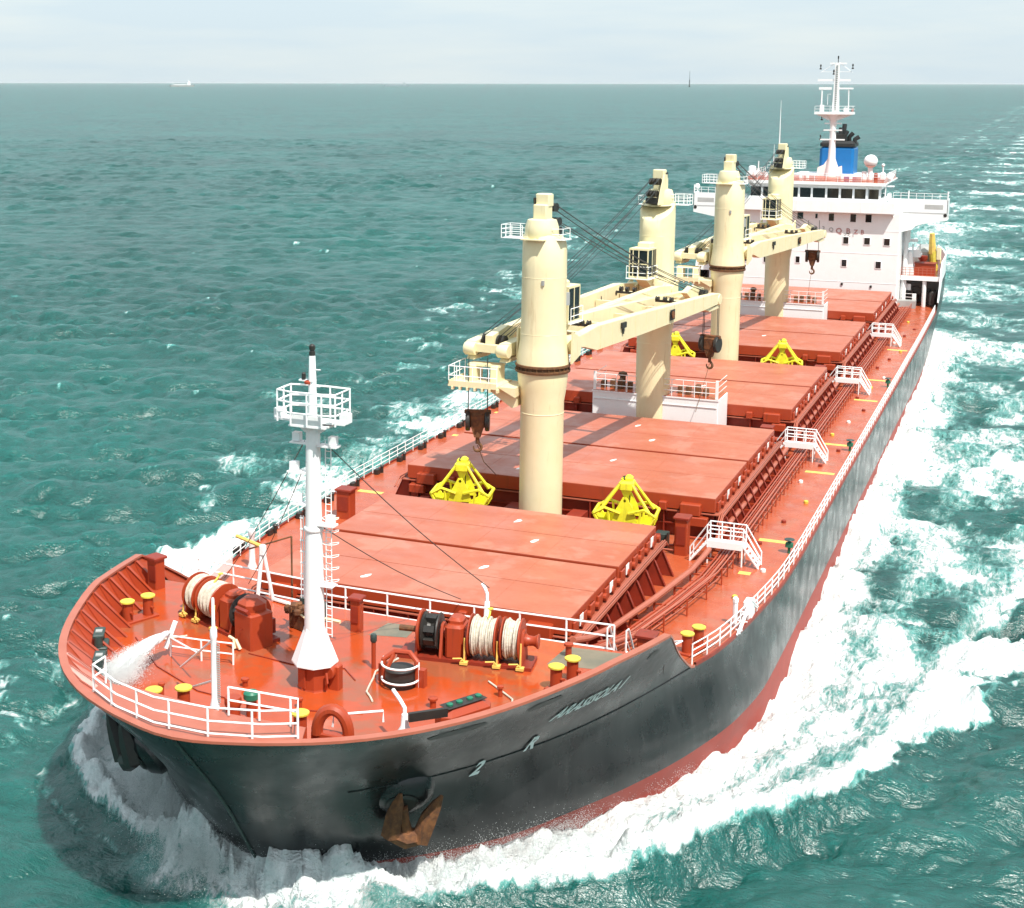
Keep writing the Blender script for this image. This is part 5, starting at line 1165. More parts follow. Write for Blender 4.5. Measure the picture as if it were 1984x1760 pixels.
for z in (25.0, 25.4): mb.tube([(mx_-2.4, my_-1, z), (mx_+2.6, my_-1, z), (mx_+2.6, my_+1, z), (mx_-2.4, my_+1, z)], .03, 4, closed=True)
for k in range(6): mb.cyl((mx_-2.4+k, my_-1, 24.6), (mx_-2.4+k, my_-1, 25.4), .03, n=4)
mb.box((mx_-1.6, my_, 25.1), (.5, .5, .9)); mb.box((mx_+1.6, my_, 24.95), (.6, .5, .5)); obj('mast_platform', mb, M['white'], t)
mb = MB(); mb.lathe((mx_+.2, my_, 0), [(.62, 24.6), (.5, 27.5), (.42, 29.5), (.40, 31.2)], 4, smooth=False, ph=.5); obj('upper_column', mb, M['white'], t)
mb = MB(); 
for k in range(22): mb.box((mx_+.22, my_-.46+.006*k, 24.9+k*.28), (.22, .1, .12))
obj('column_ladder', mb, M['grey'], t)
mb = MB()
for (z, a, b, h) in ((28.87, -2.3, 2.0, .28), (27.77, -2.1, -.4, .34), (27.77, .3, 2.4, .22), (31.1, -.8, 1.4, .22)): mb.bb((mx_+a, my_-.12, z-h/2), (mx_+b, my_+.12, z+h/2))
mb.bb((mx_-1.8, my_-.05, 29.95), (mx_+2.0, my_+.05, 30.02)); mb.cyl((mx_-2.0, my_, 29.9), (mx_-.3, my_, 31.0), .03, n=4); mb.cyl((mx_+2.2, my_, 29.9), (mx_+.7, my_, 31.0), .03, n=4)
mb.cyl((mx_-1.7, my_, 24.6), (mx_-1.7, my_, 27.6), .10, n=6); mb.cyl((mx_+1.9, my_, 24.6), (mx_+1.8, my_, 27.6), .08, n=6); mb.tube([(mx_-.9, my_, 25.6), (mx_-.9, my_, 27.0), (mx_-.5, my_, 27.0)], .05, 4)
for z, w in ((23.0, 1.1), (22.1, 1.2), (20.82, 1.6)): mb.bb((mx_-w, my_-.4, z), (mx_+w, my_+.1, z+.16))
obj('mast_yard', mb, M['white'], t)
mb = MB()
for (x, z) in ((-2.0, 30.3), (2.2, 30.35), (-.25, 29.6), (-1.6, 20.85), (-1.55, 23.5)):
    mb.lathe((mx_+x, my_-.1, z), [(.14, 0), (.16, .12), (.06, .2), (.06, .38), (.12, .42), (.10, .62), (.03, .7)], 8)
mb.lathe((mx_+.25, my_, 31.2), [(.05, 0), (.05, .5), (.09, .55), (.09, .9)], 6); obj('navigation_light', mb, M['dark'], t)
mb = MB(); mb.lathe((mx_+2.5, my_-.5, 24.7), [(.14, 0), (.14, .4)], 8); obj('red_light', mb, M['red'], t)
# funnel
t = thing('funnel', 'bright blue funnel with a black top and bent exhaust pipes behind the radar mast', 'funnel', (-.3, 141, 15))
mb = MB(); mb.box((-.3, 141.5, 17.3), (4.7, 5, 4.7), ch=.35); obj('funnel_casing', mb, M['blue'], t)
mb = MB(); mb.box((-.3, 141.5, 20.0), (4.72, 5.0, .75), ch=.3); obj('funnel_top', mb, M['soot'], t)
for (x, y, h, dx) in ((-.2, 141.2, 1.9, .1), (.45, 140.8, 1.5, .5), (1.0, 141.5, 1.2, .8), (1.9, 140.6, .7, .9), (-.9, 142, 1.2, .1), (.1, 142.4, 2.4, .1)):
    mb = MB(); mb.tube([(x, y, 20), (x, y, 20.2+h*.6), (x+dx*.6, y+.2, 20.3+h)], .32, 8); obj('exhaust_pipe', mb, M['soot'], t)
mb = MB(); mb.tube([(x, 140.2, 20.4+.9) for x in (-1.5, .2)], .05, 4); mb.box((-.2, 140, 20.8), (1.4, .9, 1.1)); obj('funnel_gear', mb, M['dark'], t)
mb = MB(); mb.box((0, 138, 14.3), (12, 12, 3), ch=.2); obj('funnel_house', mb, M['white'], bpy.data.objects['accommodation_block'])
# domes and other aerials
t = thing('satellite_dome', 'large white satellite dome on a post on the wheelhouse roof', 'satellite dome', (6.1, 124, 15.9))
mb = MB(); mb.sphere((6.1, 124, 18.45), .88, 20, 12, sc=(1, 1, .95), lo=-35); obj('dome', mb, M['white'], t); mb = MB(); mb.cyl((6.1, 124, 15.9), (6.1, 124, 17.6), .32, n=10); mb.lathe((6.1, 124, 17.6), [(.3, 0), (.75, .3)], 16); obj('dome_post', mb, M['white'], t)
mb = MB(); mb.cyl((5.35, 124, 15.9), (5.35, 124, 17.1), .38, .3, n=10); single('locker', mb, M['white'], 'white round locker beside the large satellite dome', 'locker')
t = thing('satellite_dome', 'small white drum shaped dome at the far end of the wheelhouse roof', 'satellite dome', (-9.2, 124, 15.9))
mb = MB(); mb.lathe((-9.2, 124, 15.9), [(.48, .3), (.5, .5), (.5, 1.4), (.42, 1.55), (.2, 1.6)], 14); mb.cyl((-9.2, 124, 15.9), (-9.2, 124, 16.3), .2); obj('dome', mb, M['white'], t)
t = thing('searchlight_post', 'thin white post with a ball head between the satellite dome and the floodlight', 'post', (7.8, 123, 15.9)); mb = MB(); mb.cyl((7.8, 123, 15.9), (7.8, 123, 17.9), .09, n=6); mb.sphere((7.8, 123, 18.0), .22, 10, 6); mb.box((7.8, 123, 16.6), (.7, .4, .9), ch=.1); obj('post', mb, M['white'], t)
t = thing('floodlight', 'white floodlight leaning outward at the wheelhouse roof corner beyond the large satellite dome', 'lamp', (8.9, 122, 15.9)); mb = MB(); mb.box((8.9, 122, 16.7), (.8, .5, .8), ry=.4, ch=.1); mb.cyl((8.7, 122, 15.9), (8.7, 122, 16.4), .1, n=6); mb.bb((7.4, 121.5, 15.3), (9.4, 122.6, 15.42)); obj('lamp_head', mb, M['white'], t)
mb = MB()
for x in (7.6, 8.4): mb.cyl((x, 121.4, 12.2), (x, 121.4, 15.4), .08, n=6)
for z in (12.9, 13.7, 14.5): mb.box((8.0, 121.4, z), (.9, .08, .08))
mb.box((8.9, 121.6, 14.0), (.5, .5, .9)); single('wing_ladder', mb, M['white'], 'white ladder frame beside the near end of the bridge windows', 'ladder')
t = thing('whip_aerial', 'tall thin white whip aerial rising beside the crane nearest the bridge', 'aerial', (-5.7, 124, 15.9)); mb = MB(); mb.lathe((-5.75, 124, 0), [(.11, 15.9), (.10, 19), (.06, 22.5), (.02, 26.2)], 6); obj('rod', mb, M['white'], t)
mb = MB(); mb.lathe((-6.4, 124, 0), [(.08, 15.9), (.05, 18.2), (.02, 20.4)], 6); single('short_aerial', mb, M['white'], 'shorter thin white aerial close to the tall whip aerial', 'aerial')
mb = MB(); mb.cyl((-8.2, 123, 15.9), (-8.2, 123, 18.2), .07, n=6); mb.box((-8.2, 123, 16.7), (.6, .4, .5)); single('aerial_post', mb, M['white'], 'white aerial post beside the small drum dome', 'post')
mb = MB(); mb.lathe((-16.0, AY+3.6, 12.2), [(.08, 0), (.08, 2.1), (.3, 2.3), (.34, 2.6), (.2, 2.85)], 10); single('compass_repeater', mb, M['white'], 'white knob topped stand at the far bridge wing end', 'stand')
for (x, z) in ((-6.9, 16.6), (-2.4, 16.5), (-1.5, 16.9), (2.9, 16.4), (4.0, 16.6)):
    mb = MB(); mb.box((x, 121.5, 16.4), (.38, .35, .9), ch=.05); single('roof_box', mb, M['white'], 'small white box standing at the front of the wheelhouse roof', 'box', 'white boxes on the wheelhouse roof')
mb = MB(); mb.box((7.1, 121.5, 16.5), (.5, .4, 1.1), ch=.08); single('fire_locker', mb, M['red'], 'dark red locker beside the large satellite dome', 'locker')
# ------------------------------------------------------------------ sea
CX, CY = 29.04, -79.01
def tile_noise(n, beta, seed, lo=1):
    g = np.random.default_rng(seed); w = g.standard_normal((n, n)); k = np.fft.fftfreq(n)*n
    kk = np.sqrt(k[:, None]**2+k[None, :]**2); kk[0, 0] = 1e9; a = kk**(-beta); a[kk < lo] = 0
    r = np.real(np.fft.ifft2(np.fft.fft2(w)*a)); return (r-r.mean())/r.std()
def samp(t, u, v):
    n = t.shape[0]; u = np.mod(u, 1)*n; v = np.mod(v, 1)*n
    i = np.floor(u).astype(int) % n; j = np.floor(v).astype(int) % n; a = u-np.floor(u); b = v-np.floor(v); i2 = (i+1) % n; j2 = (j+1) % n
    return t[i, j]*(1-a)*(1-b)+t[i2, j]*a*(1-b)+t[i, j2]*(1-a)*b+t[i2, j2]*a*b
def ocean(n, Lt, V, wdir, seed, lmin=.6):
    g = np.random.default_rng(seed); k = np.fft.fftfreq(n, d=Lt/n)*2*np.pi
    kx = k[:, None]; ky = k[None, :]; K = np.sqrt(kx**2+ky**2); K[0, 0] = 1e-6
    Lw = V*V/9.81; c = (kx*math.cos(wdir)+ky*math.sin(wdir))/K
    P = np.exp(-1/(K*Lw)**2)/K**3.8*(np.abs(c)**4*.95+.05)*np.exp(-(K*lmin/6.28)**2); P[0, 0] = 0
    h = (g.standard_normal((n, n))+1j*g.standard_normal((n, n)))*np.sqrt(P)
    H = np.real(np.fft.ifft2(h)); s = H.std(); F = np.fft.fft2(H/s)
    dx = np.real(np.fft.ifft2(-1j*kx/K*F)); dy = np.real(np.fft.ifft2(-1j*ky/K*F))
    jx = np.real(np.fft.ifft2(kx*kx/K*F)); jy = np.real(np.fft.ifft2(ky*ky/K*F))
    return H/s, dx, dy, jx+jy
WD = R_(112)
O1 = ocean(512, 173., 4.3, WD, 3, 1.0); O2 = ocean(512, 47., 2.7, WD+.45, 5, .3)
TN = tile_noise(512, 1.35, 9); TN2 = tile_noise(512, 1.7, 21, 3)
az = np.concatenate([np.arange(-14, 54, .112), np.arange(54, 346, 4.)]); az = R_(1)*az
r = [2., 12, 25, 36]; q = 40.
while q < 900: r.append(q); q *= 1.0052
while q < 5000: r.append(q); q *= 1.010
while q < 60000: r.append(q); q *= 1.05
r.append(60000.); r = np.array(r)
RR, AA = np.meshgrid(r, az, indexing='ij')
X = CX-RR*np.sin(AA); Y = CY+RR*np.cos(AA); Z = np.zeros_like(X)
fade = np.clip((5000-RR)/3500, 0, 1)*np.clip((RR-10)/25, 0, 1); fade2 = np.clip((1100-RR)/600, 0, 1)*np.clip((RR-10)/25, 0, 1)
A1, A2 = .30, .075
def oc(o, Lt, k): return samp(o[k], X/Lt, Y/Lt)
h1, x1, y1, j1 = [oc(O1, 173., k) for k in range(4)]; h2, x2, y2, j2 = [oc(O2, 47., k) for k in range(4)]
# wash of the ship
by = np.array([-28, -27, -26, -25, -24, -22.6, -19.5, -17, -13.8, -9.2, -4.5, 1, 5, 88, 108, 131, 148]); bb = np.array([0, 0, 1.5, 4, 5.2, 6.6, 8.8, 10.4, 12.2, 14.1, 15.3, 16, 16.13, 16, 15.2, 12.5, 5])
B = np.where(Y > 148, np.maximum(5-(Y-148)*.2, 0), np.interp(Y, by, bb))
n1 = samp(TN, X/60+.43, Y/60+.21); n2 = samp(TN, X/23+.3, Y/23+.7); n3 = samp(TN2, X/13, Y/13); nb = samp(TN, X/310+.2, Y/310)
ex = np.array([-29.2, -28.5, -27.5, -25.8, -24, -21.5, -13, -7, 7, 30, 80, 150, 250, 500]); ew = np.array([0, 2.0, 4.2, 7.5, 10.2, 13.6, 18.9, 22.8, 26.8, 31.5, 37, 44, 54, 80])
XO = np.interp(Y, ex, ew)+np.where(X < 0, 1.6*np.exp(-((Y+23)/8)**2), 0)+np.clip((Y+30)/20, 0, 1)*(.65*n2+.9*n1)*np.clip((Y+40)/60, .4, 2.4)
AX = np.abs(X); inside = (Y > -29.2)
T = (AX-B)/np.maximum(XO-B, .5)
aft = np.clip((Y+29)/40, 0, 1)
crest = np.exp(-((T-.86)/.17)**2)*np.exp(-np.clip(Y-12, 0, None)/30)
nearh = np.exp(-((AX-B)/np.interp(Y, [-28, 0, 40, 120, 200], [2.5, 2.4, 3.6, 4.5, 9]))**2)*np.exp(-np.clip(Y-150, 0, None)/150)
mid = np.interp(Y, [-29, -20, -8, 10, 40, 100, 160, 300], [1.0, .76, .34, .27, .27, .25, .20, .12])
second = .75*np.exp(-((T-.45)/.11)**2)*np.exp(-np.clip(Y-20, 0, None)/60)*(Y > -12)
D = np.maximum(np.maximum(crest*1.05, nearh*.98), np.clip(mid+second*.5, 0, .95))
D = D+.17*n1*aft+.12*n2*aft
edge = np.clip((1.0-T)/np.interp(Y, [-28, 20, 80, 200], [.05, .12, .5, .8]), 0, 1)
D = D*edge*inside
XOs = XO
D = np.where(X < 0, D*np.interp(Y, [-20, 30, 70, 150], [1, .97, .80, .6]), D)
stern = (Y > 146)*np.clip(1-(AX/(14+.05*(Y-146)))**2, 0, 1)*np.exp(-np.clip(Y-146, 0, None)/170)*.62
D = np.maximum(D, stern)
bowz = np.exp(-((Y+24)/6.5)**2)*inside
D = D*(1+.6*bowz*np.clip(1.25-T, 0, 1))
D = np.clip(D, 0, 1.6)
sec = np.exp(-((T-1.42-.1*n2)/.09)**2)*np.exp(-((Y+19)/9)**2)*inside*(X < 0); D = np.maximum(D, sec*np.clip(.55+.35*n1, .1, .95)); sec2 = np.exp(-((T-1.9-.15*n2)/.10)**2)*np.exp(-((Y+17)/6)**2)*inside*(X < 0); D = np.maximum(D, sec2*np.clip(.4+.4*n2, 0, .8))
# strips of broken foam that trail outside the wash
tr = np.clip(1-np.abs(T-1.25)/.22, 0, 1)*(Y > 20)*(Y < 260)*inside; D = np.maximum(D, tr*.34*np.clip(.3+n2, 0, 1.1))
calm = 1-.55*np.clip(D, 0, 1)
ZW = 1.25*crest*np.exp(-np.clip(Y+14, 0, None)/9)*inside*(T < 1.35)
ZW += 2.3*np.exp(-((X/4.6)**2+((Y+27.2)/2.5)**2))*(1+.12*n3)
D = np.maximum(D, 1.5*np.exp(-((X/4.6)**2+((Y+27.2)/2.5)**2))) + .5*nearh*np.exp(-((Y+23)/6)**2)*inside
hump = np.where(X < 0, 2.3, 1.7)*np.exp(-((AX-B-np.where(X < 0, 2.3, 1.0))/1.7)**2)*np.exp(-((Y+24.2)/4.6)**2)*inside
ZW += hump*(1+.2*n3+.2*n2)
ZW += .75*nearh*np.clip((Y-12)/25, 0, 1)*(Y < 150)*(1+.3*n2)
ZW -= .55*np.exp(-((AX-B)/3.5)**2)*np.exp(-((Y-1)/14)**2)
ZW -= .55*np.exp(-((T-1.28)/.22)**2)*np.exp(-np.clip(Y+14, 0, None)/22)*inside*np.clip((Y+28)/8, 0, 1)
tb = np.clip(D, 0, 1)*(.13*n3+.12*n2)*np.where(Y < 160, 1, .5)
Z = fade*calm*A1*h1*np.clip(1+.22*nb, .6, 1.5)+fade2*A2*h2*(.7+.3*calm)*np.clip(.95+.45*nb, .25, 1.8) + ZW + tb*np.clip((400-RR)/200, 0, 1) + .10*crest*n3*(Y < 30)
cx1 = .75*A1*x1*fade*calm+.7*A2*x2*fade2; cy1 = .75*A1*y1*fade*calm+.7*A2*y2*fade2
J = A1*j1+A2*j2*.6+.16*n3; 
cap = np.clip((J-np.quantile(J[(RR > 60) & (RR < 900)], .9940))*1.7, 0, 1)*np.clip((1000-RR)/600, 0, 1)*(n2 > -.2)
cap = np.where(RR > 1300, 0, cap)
D = np.maximum(D, cap*np.clip(.50+.22*n2, .2, .8))
me = bpy.data.meshes.new('sea'); nr, na = RR.shape
V = np.stack([X+cx1, Y+cy1, SEA+Z], -1).reshape(-1, 3)
i = np.arange(nr-1)[:, None]; j = np.arange(na)[None, :]; j2_ = (j+1) % na
F = np.stack([i*na+j, (i+1)*na+j, (i+1)*na+j2_, i*na+j2_], -1).reshape(-1, 4)[:, ::-1]
me.vertices.add(len(V)); me.vertices.foreach_set('co', V.ravel().astype(np.float32))
me.loops.add(F.size); me.loops.foreach_set('vertex_index', F.ravel().astype(np.int32))
me.polygons.add(len(F)); me.polygons.foreach_set('loop_start', np.arange(0, F.size, 4, dtype=np.int32)); me.polygons.foreach_set('loop_total', np.full(len(F), 4, np.int32))
me.polygons.foreach_set('use_smooth', np.ones(len(F), bool)); me.update(calc_edges=True); me.validate()
at = me.attributes.new('foam', 'FLOAT', 'POINT'); at.data.foreach_set('value', D.ravel().astype(np.float32))
sea = bpy.data.objects.new('sea', me); COL.objects.link(sea); sea['kind'] = 'structure'
m = bpy.data.materials.new('sea_water_and_foam'); m.use_nodes = True; nt = m.node_tree; N = nt.nodes; L = nt.links
b = N['Principled BSDF']; geo = N.new('ShaderNodeNewGeometry')
def mapr(rot=0, sc=(1, 1, 1)):
    p = N.new('ShaderNodeMapping'); p.inputs['Scale'].default_value = sc; p.inputs['Rotation'].default_value = (0, 0, rot); L.new(geo.outputs['Position'], p.inputs[0]); return p.outputs[0]
def noi(vec, s, d=6, ro=.6, dist=0):
    n = N.new('ShaderNodeTexNoise'); n.inputs['Scale'].default_value = s; n.inputs['Detail'].default_value = d; n.inputs['Roughness'].default_value = ro; n.inputs['Distortion'].default_value = dist; L.new(vec, n.inputs['Vector']); return n.outputs[0]
def mth(op, a, c=None, d=None):
    x = N.new('ShaderNodeMath'); x.operation = op
    for k, v in enumerate((a, c, d)):
        if v is None: continue
        if isinstance(v, (int, float)): x.inputs[k].default_value = v
        else: L.new(v, x.inputs[k])
    return x.outputs[0]
def smooth(v, lo, hi):
    x = N.new('ShaderNodeMapRange'); x.interpolation_type = 'SMOOTHSTEP'; x.inputs[1].default_value = lo; x.inputs[2].default_value = hi; L.new(v, x.inputs[0]); return x.outputs[0]
att = N.new('ShaderNodeAttribute'); att.attribute_name = 'foam'; fo = att.outputs['Fac']
v1 = mapr(.15, (1.25, .36, 1)); a1 = noi(v1, .30, 9, .66, .9); a2 = noi(mapr(0, (1, .7, 1)), 1.3, 7, .65, .6)
ridge = mth('SUBTRACT', 1, mth('MULTIPLY', mth('ABSOLUTE', mth('SUBTRACT', noi(v1, .55, 6, .6, 1.6), .5)), 7.0))
ridge2 = mth('SUBTRACT', 1, mth('MULTIPLY', mth('ABSOLUTE', mth('SUBTRACT', noi(v1, 1.6, 4, .55, 1.2), .5)), 6.0))
s = mth('MULTIPLY_ADD', mth('SUBTRACT', a1, .5), 1.45, fo)
s = mth('MULTIPLY_ADD', mth('MAXIMUM', ridge, -.7), .30, s); s = mth('MULTIPLY_ADD', mth('MAXIMUM', ridge2, -.7), .26, s)
s = mth('MULTIPLY_ADD', mth('SUBTRACT', a2, .5), 1.0, s)
gate = smooth(fo, .08, .34)
fm = mth('MULTIPLY', smooth(s, .58, .98), gate)
thin = mth('MULTIPLY', smooth(s, .22, .62), gate)
def mixc(f, a, c):
    x = N.new('ShaderNodeMix'); x.data_type = 'RGBA'; L.new(f, x.inputs[0])
    for k, v in ((6, a), (7, c)):
        if isinstance(v, tuple): x.inputs[k].default_value = (*v, 1)
        else: L.new(v, x.inputs[k])
    return x.outputs[2]
wcol = mixc(smooth(noi(mapr(), .012, 5, .65), .36, .66), (.001, .060, .052), (.001, .090, .077))
c1 = mixc(mth('MULTIPLY', thin, .75), wcol, (.11, .33, .30))
c2 = mixc(fm, c1, mixc(smooth(a2, .3, .75), (.58, .66, .66), (.80, .82, .82)))
L.new(c2, b.inputs['Base Color']); b.inputs['IOR'].default_value = 1.42; b.inputs['Specular IOR Level'].default_value = .95
L.new(mth('SUBTRACT', 1, fm), b.inputs['Subsurface Weight']); b.inputs['Subsurface Radius'].default_value = (.5, 1.6, 1.6); b.inputs['Subsurface Scale'].default_value = 3.2
L.new(mth('MULTIPLY_ADD', fm, .56, .34), b.inputs['Roughness'])
w1_ = noi(mapr(WD, (.45, 1, 1)), 1.1, 5, .6, .3); w2_ = noi(mapr(WD+.5, (.5, 1, 1)), 4.2, 3, .55)
w3_ = noi(mapr(WD+.2, (.35, 1, 1)), .16, 3, .55)
ht = mth('MULTIPLY_ADD', w1_, .42, mth('MULTIPLY', w2_, .10)); ht = mth('MULTIPLY_ADD', w3_, .9, ht); ht = mth('MULTIPLY_ADD', mth('MULTIPLY', fm, a2), .5, ht)
bp = N.new('ShaderNodeBump'); bp.inputs['Strength'].default_value = .9; bp.inputs['Distance'].default_value = 1.0; L.new(ht, bp.inputs['Height']); L.new(bp.outputs[0], b.inputs['Normal'])
me.materials.append(m)

# ------------------------------------------------------------------ spray
ms = bpy.data.materials.new('white_spray'); ms.use_nodes = True; nt = ms.node_tree; N = nt.nodes; L = nt.links; N.clear()
o_ = N.new('ShaderNodeOutputMaterial'); d_ = N.new('ShaderNodeBsdfDiffuse'); t_ = N.new('ShaderNodeBsdfTranslucent'); x_ = N.new('ShaderNodeMixShader')
d_.inputs[0].default_value = (.88, .90, .90, 1); t_.inputs[0].default_value = (.88, .90, .90, 1); x_.inputs[0].default_value = .5
L.new(d_.outputs[0], x_.inputs[1]); L.new(t_.outputs[0], x_.inputs[2]); L.new(x_.outputs[0], o_.inputs[0])
def flakes(name, pts, size, label, cat):
    n = len(pts); base = np.array([[0, 0, 1], [.94, 0, -.33], [-.47, .82, -.33], [-.47, -.82, -.33]])
    g = np.random.default_rng(4); Q = g.standard_normal((n, 4)); Q /= np.linalg.norm(Q, axis=1)[:, None]; w, x, y, z = Q.T
    Rm = np.stack([1-2*(y*y+z*z), 2*(x*y-z*w), 2*(x*z+y*w), 2*(x*y+z*w), 1-2*(x*x+z*z), 2*(y*z-x*w), 2*(x*z-y*w), 2*(y*z+x*w), 1-2*(x*x+y*y)], -1).reshape(n, 3, 3)
    V = np.einsum('nij,kj->nki', Rm, base)*np.asarray(size)[:, None, None]+np.asarray(pts)[:, None, :]
    f = np.array([[0, 1, 2], [0, 2, 3], [0, 3, 1], [1, 3, 2]]); F = (np.arange(n)[:, None, None]*4+f[None]).reshape(-1, 3)
    me = bpy.data.meshes.new(name); me.vertices.add(n*4); me.vertices.foreach_set('co', V.ravel().astype(np.float32)); me.loops.add(F.size); me.loops.foreach_set('vertex_index', F.ravel().astype(np.int32))
    me.polygons.add(len(F)); me.polygons.foreach_set('loop_start', np.arange(0, F.size, 3, dtype=np.int32)); me.polygons.foreach_set('loop_total', np.full(len(F), 3, np.int32)); me.update(calc_edges=True)
    me.materials.append(ms); o = bpy.data.objects.new(name, me); COL.objects.link(o); tag(o, label, cat, None, 'stuff'); return o
g = np.random.default_rng(8); P = []
def puff(c, n, sx, sy, sz, flat=0):
    p = g.standard_normal((n, 3))*np.array([sx, sy, sz]); p[:, 2] = np.abs(p[:, 2]); P.append(p+np.array(c))
ce = [(-28.8, 1.0), (-27.8, 3.4), (-26.5, 6.2), (-25, 8.8), (-23, 11.6), (-20, 14.6), (-16, 17.0), (-12, 19.3), (-8, 21.6)]
for k in range(260):
    a = g.random()**1.5*(len(ce)-1.001); i0 = int(a); f_ = a-i0; y = ce[i0][0]*(1-f_)+ce[i0+1][0]*f_; xo = ce[i0][1]*(1-f_)+ce[i0+1][1]*f_
    sg = 1 if g.random() < .42 else -1; tt = (.78 if sg > 0 else .66)+.11*g.standard_normal(); hh = (.8 if sg > 0 else 1.25)*math.exp(-max(y+20, 0)/7)+.12
    s_ = .22+.4*g.random()
    puff((sg*xo*tt, y+.6*g.standard_normal()+.5, SEA+.35+.75*hh), 280, s_*1.3, s_*1.3, .5*hh*(.4+g.random()))
for k in range(300):
    a = g.random(); y = -30.5+a*10.5; xx = float(np.interp(y, [-31, -28, -25, -20], [1.5, 4.5, 8.5, 12.5])); s_ = .45+.55*g.random()
    puff((-xx*(.55+.5*g.random()), y, SEA+.9+1.0*g.random()), 420, s_, s_, .5+.6*g.random())
for k in range(420):
    a = g.random(); y = -28.2+a*10; xx = float(np.interp(y, by, bb)); sg = -1 if g.random() < .72 else 1; s_ = .25+.45*g.random()
    puff((sg*(xx+.3+(3.2 if sg < 0 else 2.2)*g.random()), y+.3*g.standard_normal()-1.2*(1-a), SEA+.6), 330, s_, s_, (.5+.8*g.random())*(1.5 if sg < 0 else .7)*math.exp(-max(y+22, 0)/6))
P = np.concatenate(P); flakes('spray', P, .006+.018*g.random(len(P))**2.5, 'white spray thrown up by the bow wave', 'spray')
# jet of washing water on the forecastle: a ragged stream with droplets round its end
gj = np.random.default_rng(12); p0 = Vector((-6.75, -24.3, FZ+1.15)); p1 = Vector((-7.3, -28.1, FZ+.22)); jt = MB()
for k in range(26):
    ex_ = .10+.95*gj.random(); off = Vector(gj.standard_normal(3))*Vector((.42, .3, .16)).length*.0
    e = p1.lerp(p0, 1-ex_); dx_ = .42*gj.standard_normal()*ex_; dz_ = .12*gj.standard_normal()*ex_
    pts = []; rad = []
    for a in np.linspace(0, 1, 9):
        q = p0.lerp(e, a); q.z += .38*math.sin(math.pi*a*ex_)*(1-.3*a); q.x += dx_*a**1.3; q.z = max(q.z+dz_*a, FZ+.05); q.y += .05*gj.standard_normal()*a
        pts.append(q); rad.append((.05+.13*a*(1-a**3)*1.2+.02*gj.random()) if a < .99 else .012)
    jt.tube(pts, rad, 6)
n = 90000; a = gj.random(n)**.5; p = np.array(p0)[None]*(1-a[:, None])+np.array(p1)[None]*a[:, None]; w = .04+.5*a**1.5
p[:, 2] += .30*np.sin(math.pi*a); p += gj.standard_normal((n, 3))*np.stack([w, w*.6, w*.36], -1); p[:, 2] = np.maximum(p[:, 2], FZ+.02)
base = np.array([[0, 0, 1], [.94, 0, -.33], [-.47, .82, -.33], [-.47, -.82, -.33]]); sz = (.006+.014*gj.random(n)**2)
vv = (p[:, None, :]+base[None]*sz[:, None, None]).reshape(-1, 3)
me = bpy.data.meshes.new('water_jet'); nv = len(jt.v); tri = [f for f in jt.f]
F2 = (np.arange(n)[:, None, None]*4+np.array([[0, 1, 2], [0, 2, 3], [0, 3, 1], [1, 3, 2]])[None]).reshape(-1, 3)+nv
me.from_pydata(jt.v+vv.tolist(), [], jt.f+F2.tolist()); me.polygons.foreach_set('use_smooth', np.array(jt.sm+[False]*len(F2), dtype=bool)); me.materials.append(ms); me.update()
o = bpy.data.objects.new('water_jet', me); COL.objects.link(o); tag(o, 'white jet of water splashing across the forecastle deck', 'water jet', None, 'stuff')

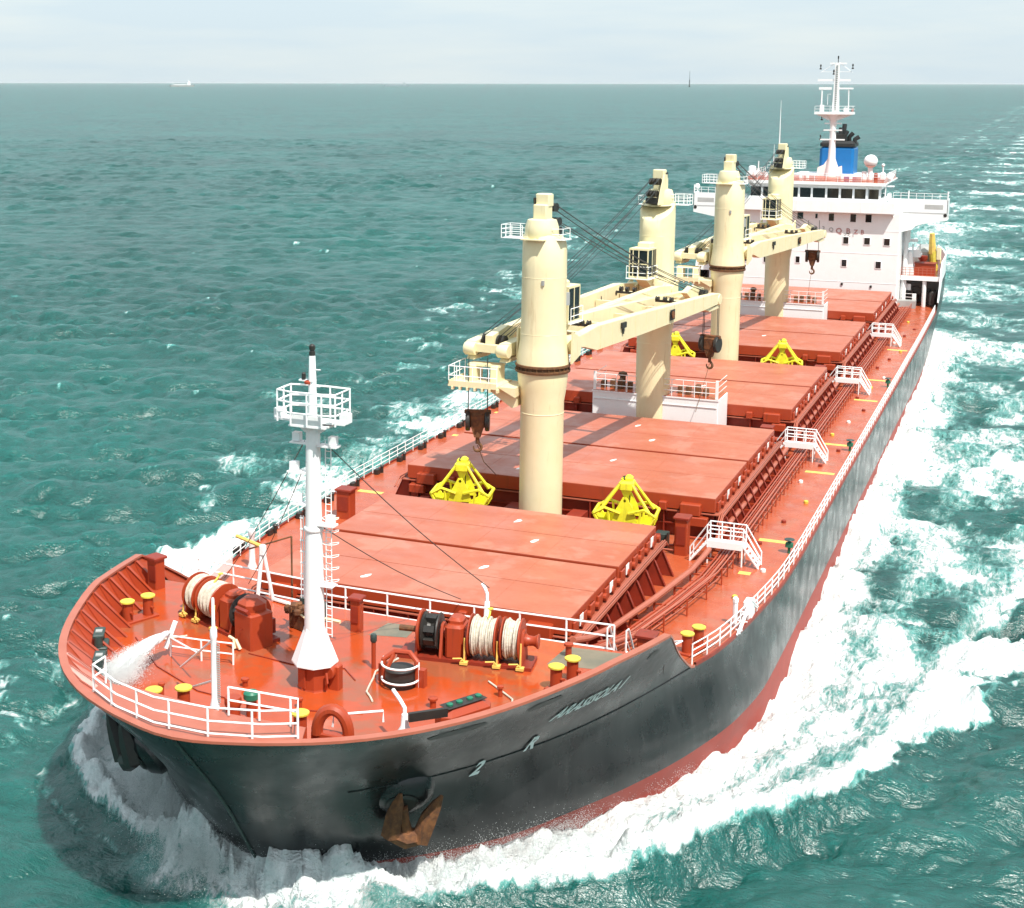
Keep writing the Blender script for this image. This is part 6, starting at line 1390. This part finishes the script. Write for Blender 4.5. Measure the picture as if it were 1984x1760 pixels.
# ------------------------------------------------------------------ sea haze
mh = bpy.data.materials.new('sea_haze'); mh.use_nodes = True; nt = mh.node_tree; nt.nodes.clear()
o_ = nt.nodes.new('ShaderNodeOutputMaterial'); v_ = nt.nodes.new('ShaderNodeVolumePrincipled'); v_.inputs['Color'].default_value = (.90, .95, .97, 1); v_.inputs['Density'].default_value = 1.3e-5; v_.inputs['Anisotropy'].default_value = .1
nt.links.new(v_.outputs[0], o_.inputs['Volume'])
mb = MB(); mb.bb((-70000, -70000, -9.5), (70000, 70000, 35)); hz = obj('haze', mb, mh); hz['kind'] = 'stuff'; hz['label'] = 'thin pale sea haze over the whole scene'; hz['category'] = 'haze'

# ------------------------------------------------------------------ far away: two ships and a beacon on the horizon
def far(px, py, d):
    dirv = f2+r3*((px-782.8)/2878.2)-u3*((py-650.9)/2878.2); k = d/math.hypot(dirv.x, dirv.y); return 29.04+dirv.x*k, -79.01+dirv.y*k
def far_ship(name, x, y, rz, Ls, h, mh, mt, label):
    t = thing(name, label, 'ship', (0, 0, 0), 'ships on the horizon')
    mb = MB(); mb.prism([(-Ls/2, -12), (Ls*.42, -12), (Ls/2, 0), (Ls*.42, 12), (-Ls/2, 12)], -2, h*.32); obj('hull', mb, mh, t)
    mb = MB(); mb.box((-Ls*.30, 0, h*.5), (Ls*.12, 20, h*.5)); mb.box((-Ls*.32, 0, h*.8), (Ls*.05, 8, h*.4)); mb.box((Ls*.05, 0, h*.38), (Ls*.5, 18, h*.16)); mb.cyl((Ls*.36, 0, h*.3), (Ls*.36, 0, h*.9), 2); mb.cyl((-Ls*.28, 0, h*.6), (-Ls*.28, 0, h*1.25), 1.6); obj('upperworks', mb, mt, t)
    t.location = (x, y, SEA); t.rotation_euler = (0, 0, rz)
x, y = far(352, 160, 11500); far_ship('distant_ship', x, y, R_(195), 190, 42, M['grey'], M['white'], 'tiny white ship on the horizon, brighter than the other one')
x, y = far(768, 158, 15000); far_ship('distant_ship', x, y, R_(200), 260, 34, mat('haze_tinted_blue_grey', (.25, .33, .36)), mat('haze_tinted_pale', (.36, .43, .46)), 'faint grey ship low on the horizon, hardly visible in the haze')  # distance haze put into both colours of the faint ship
x, y = far(1336, 160, 12500); t = thing('beacon', 'thin dark beacon pole standing on the horizon', 'beacon', (x, y, SEA))
mb = MB(); mb.lathe((x, y, SEA), [(6, -3), (6, 12), (4, 14), (3.4, 60), (1.6, 62), (1.2, 128), (.5, 130)], 8); obj('beacon_pole', mb, M['dgreen'], t)
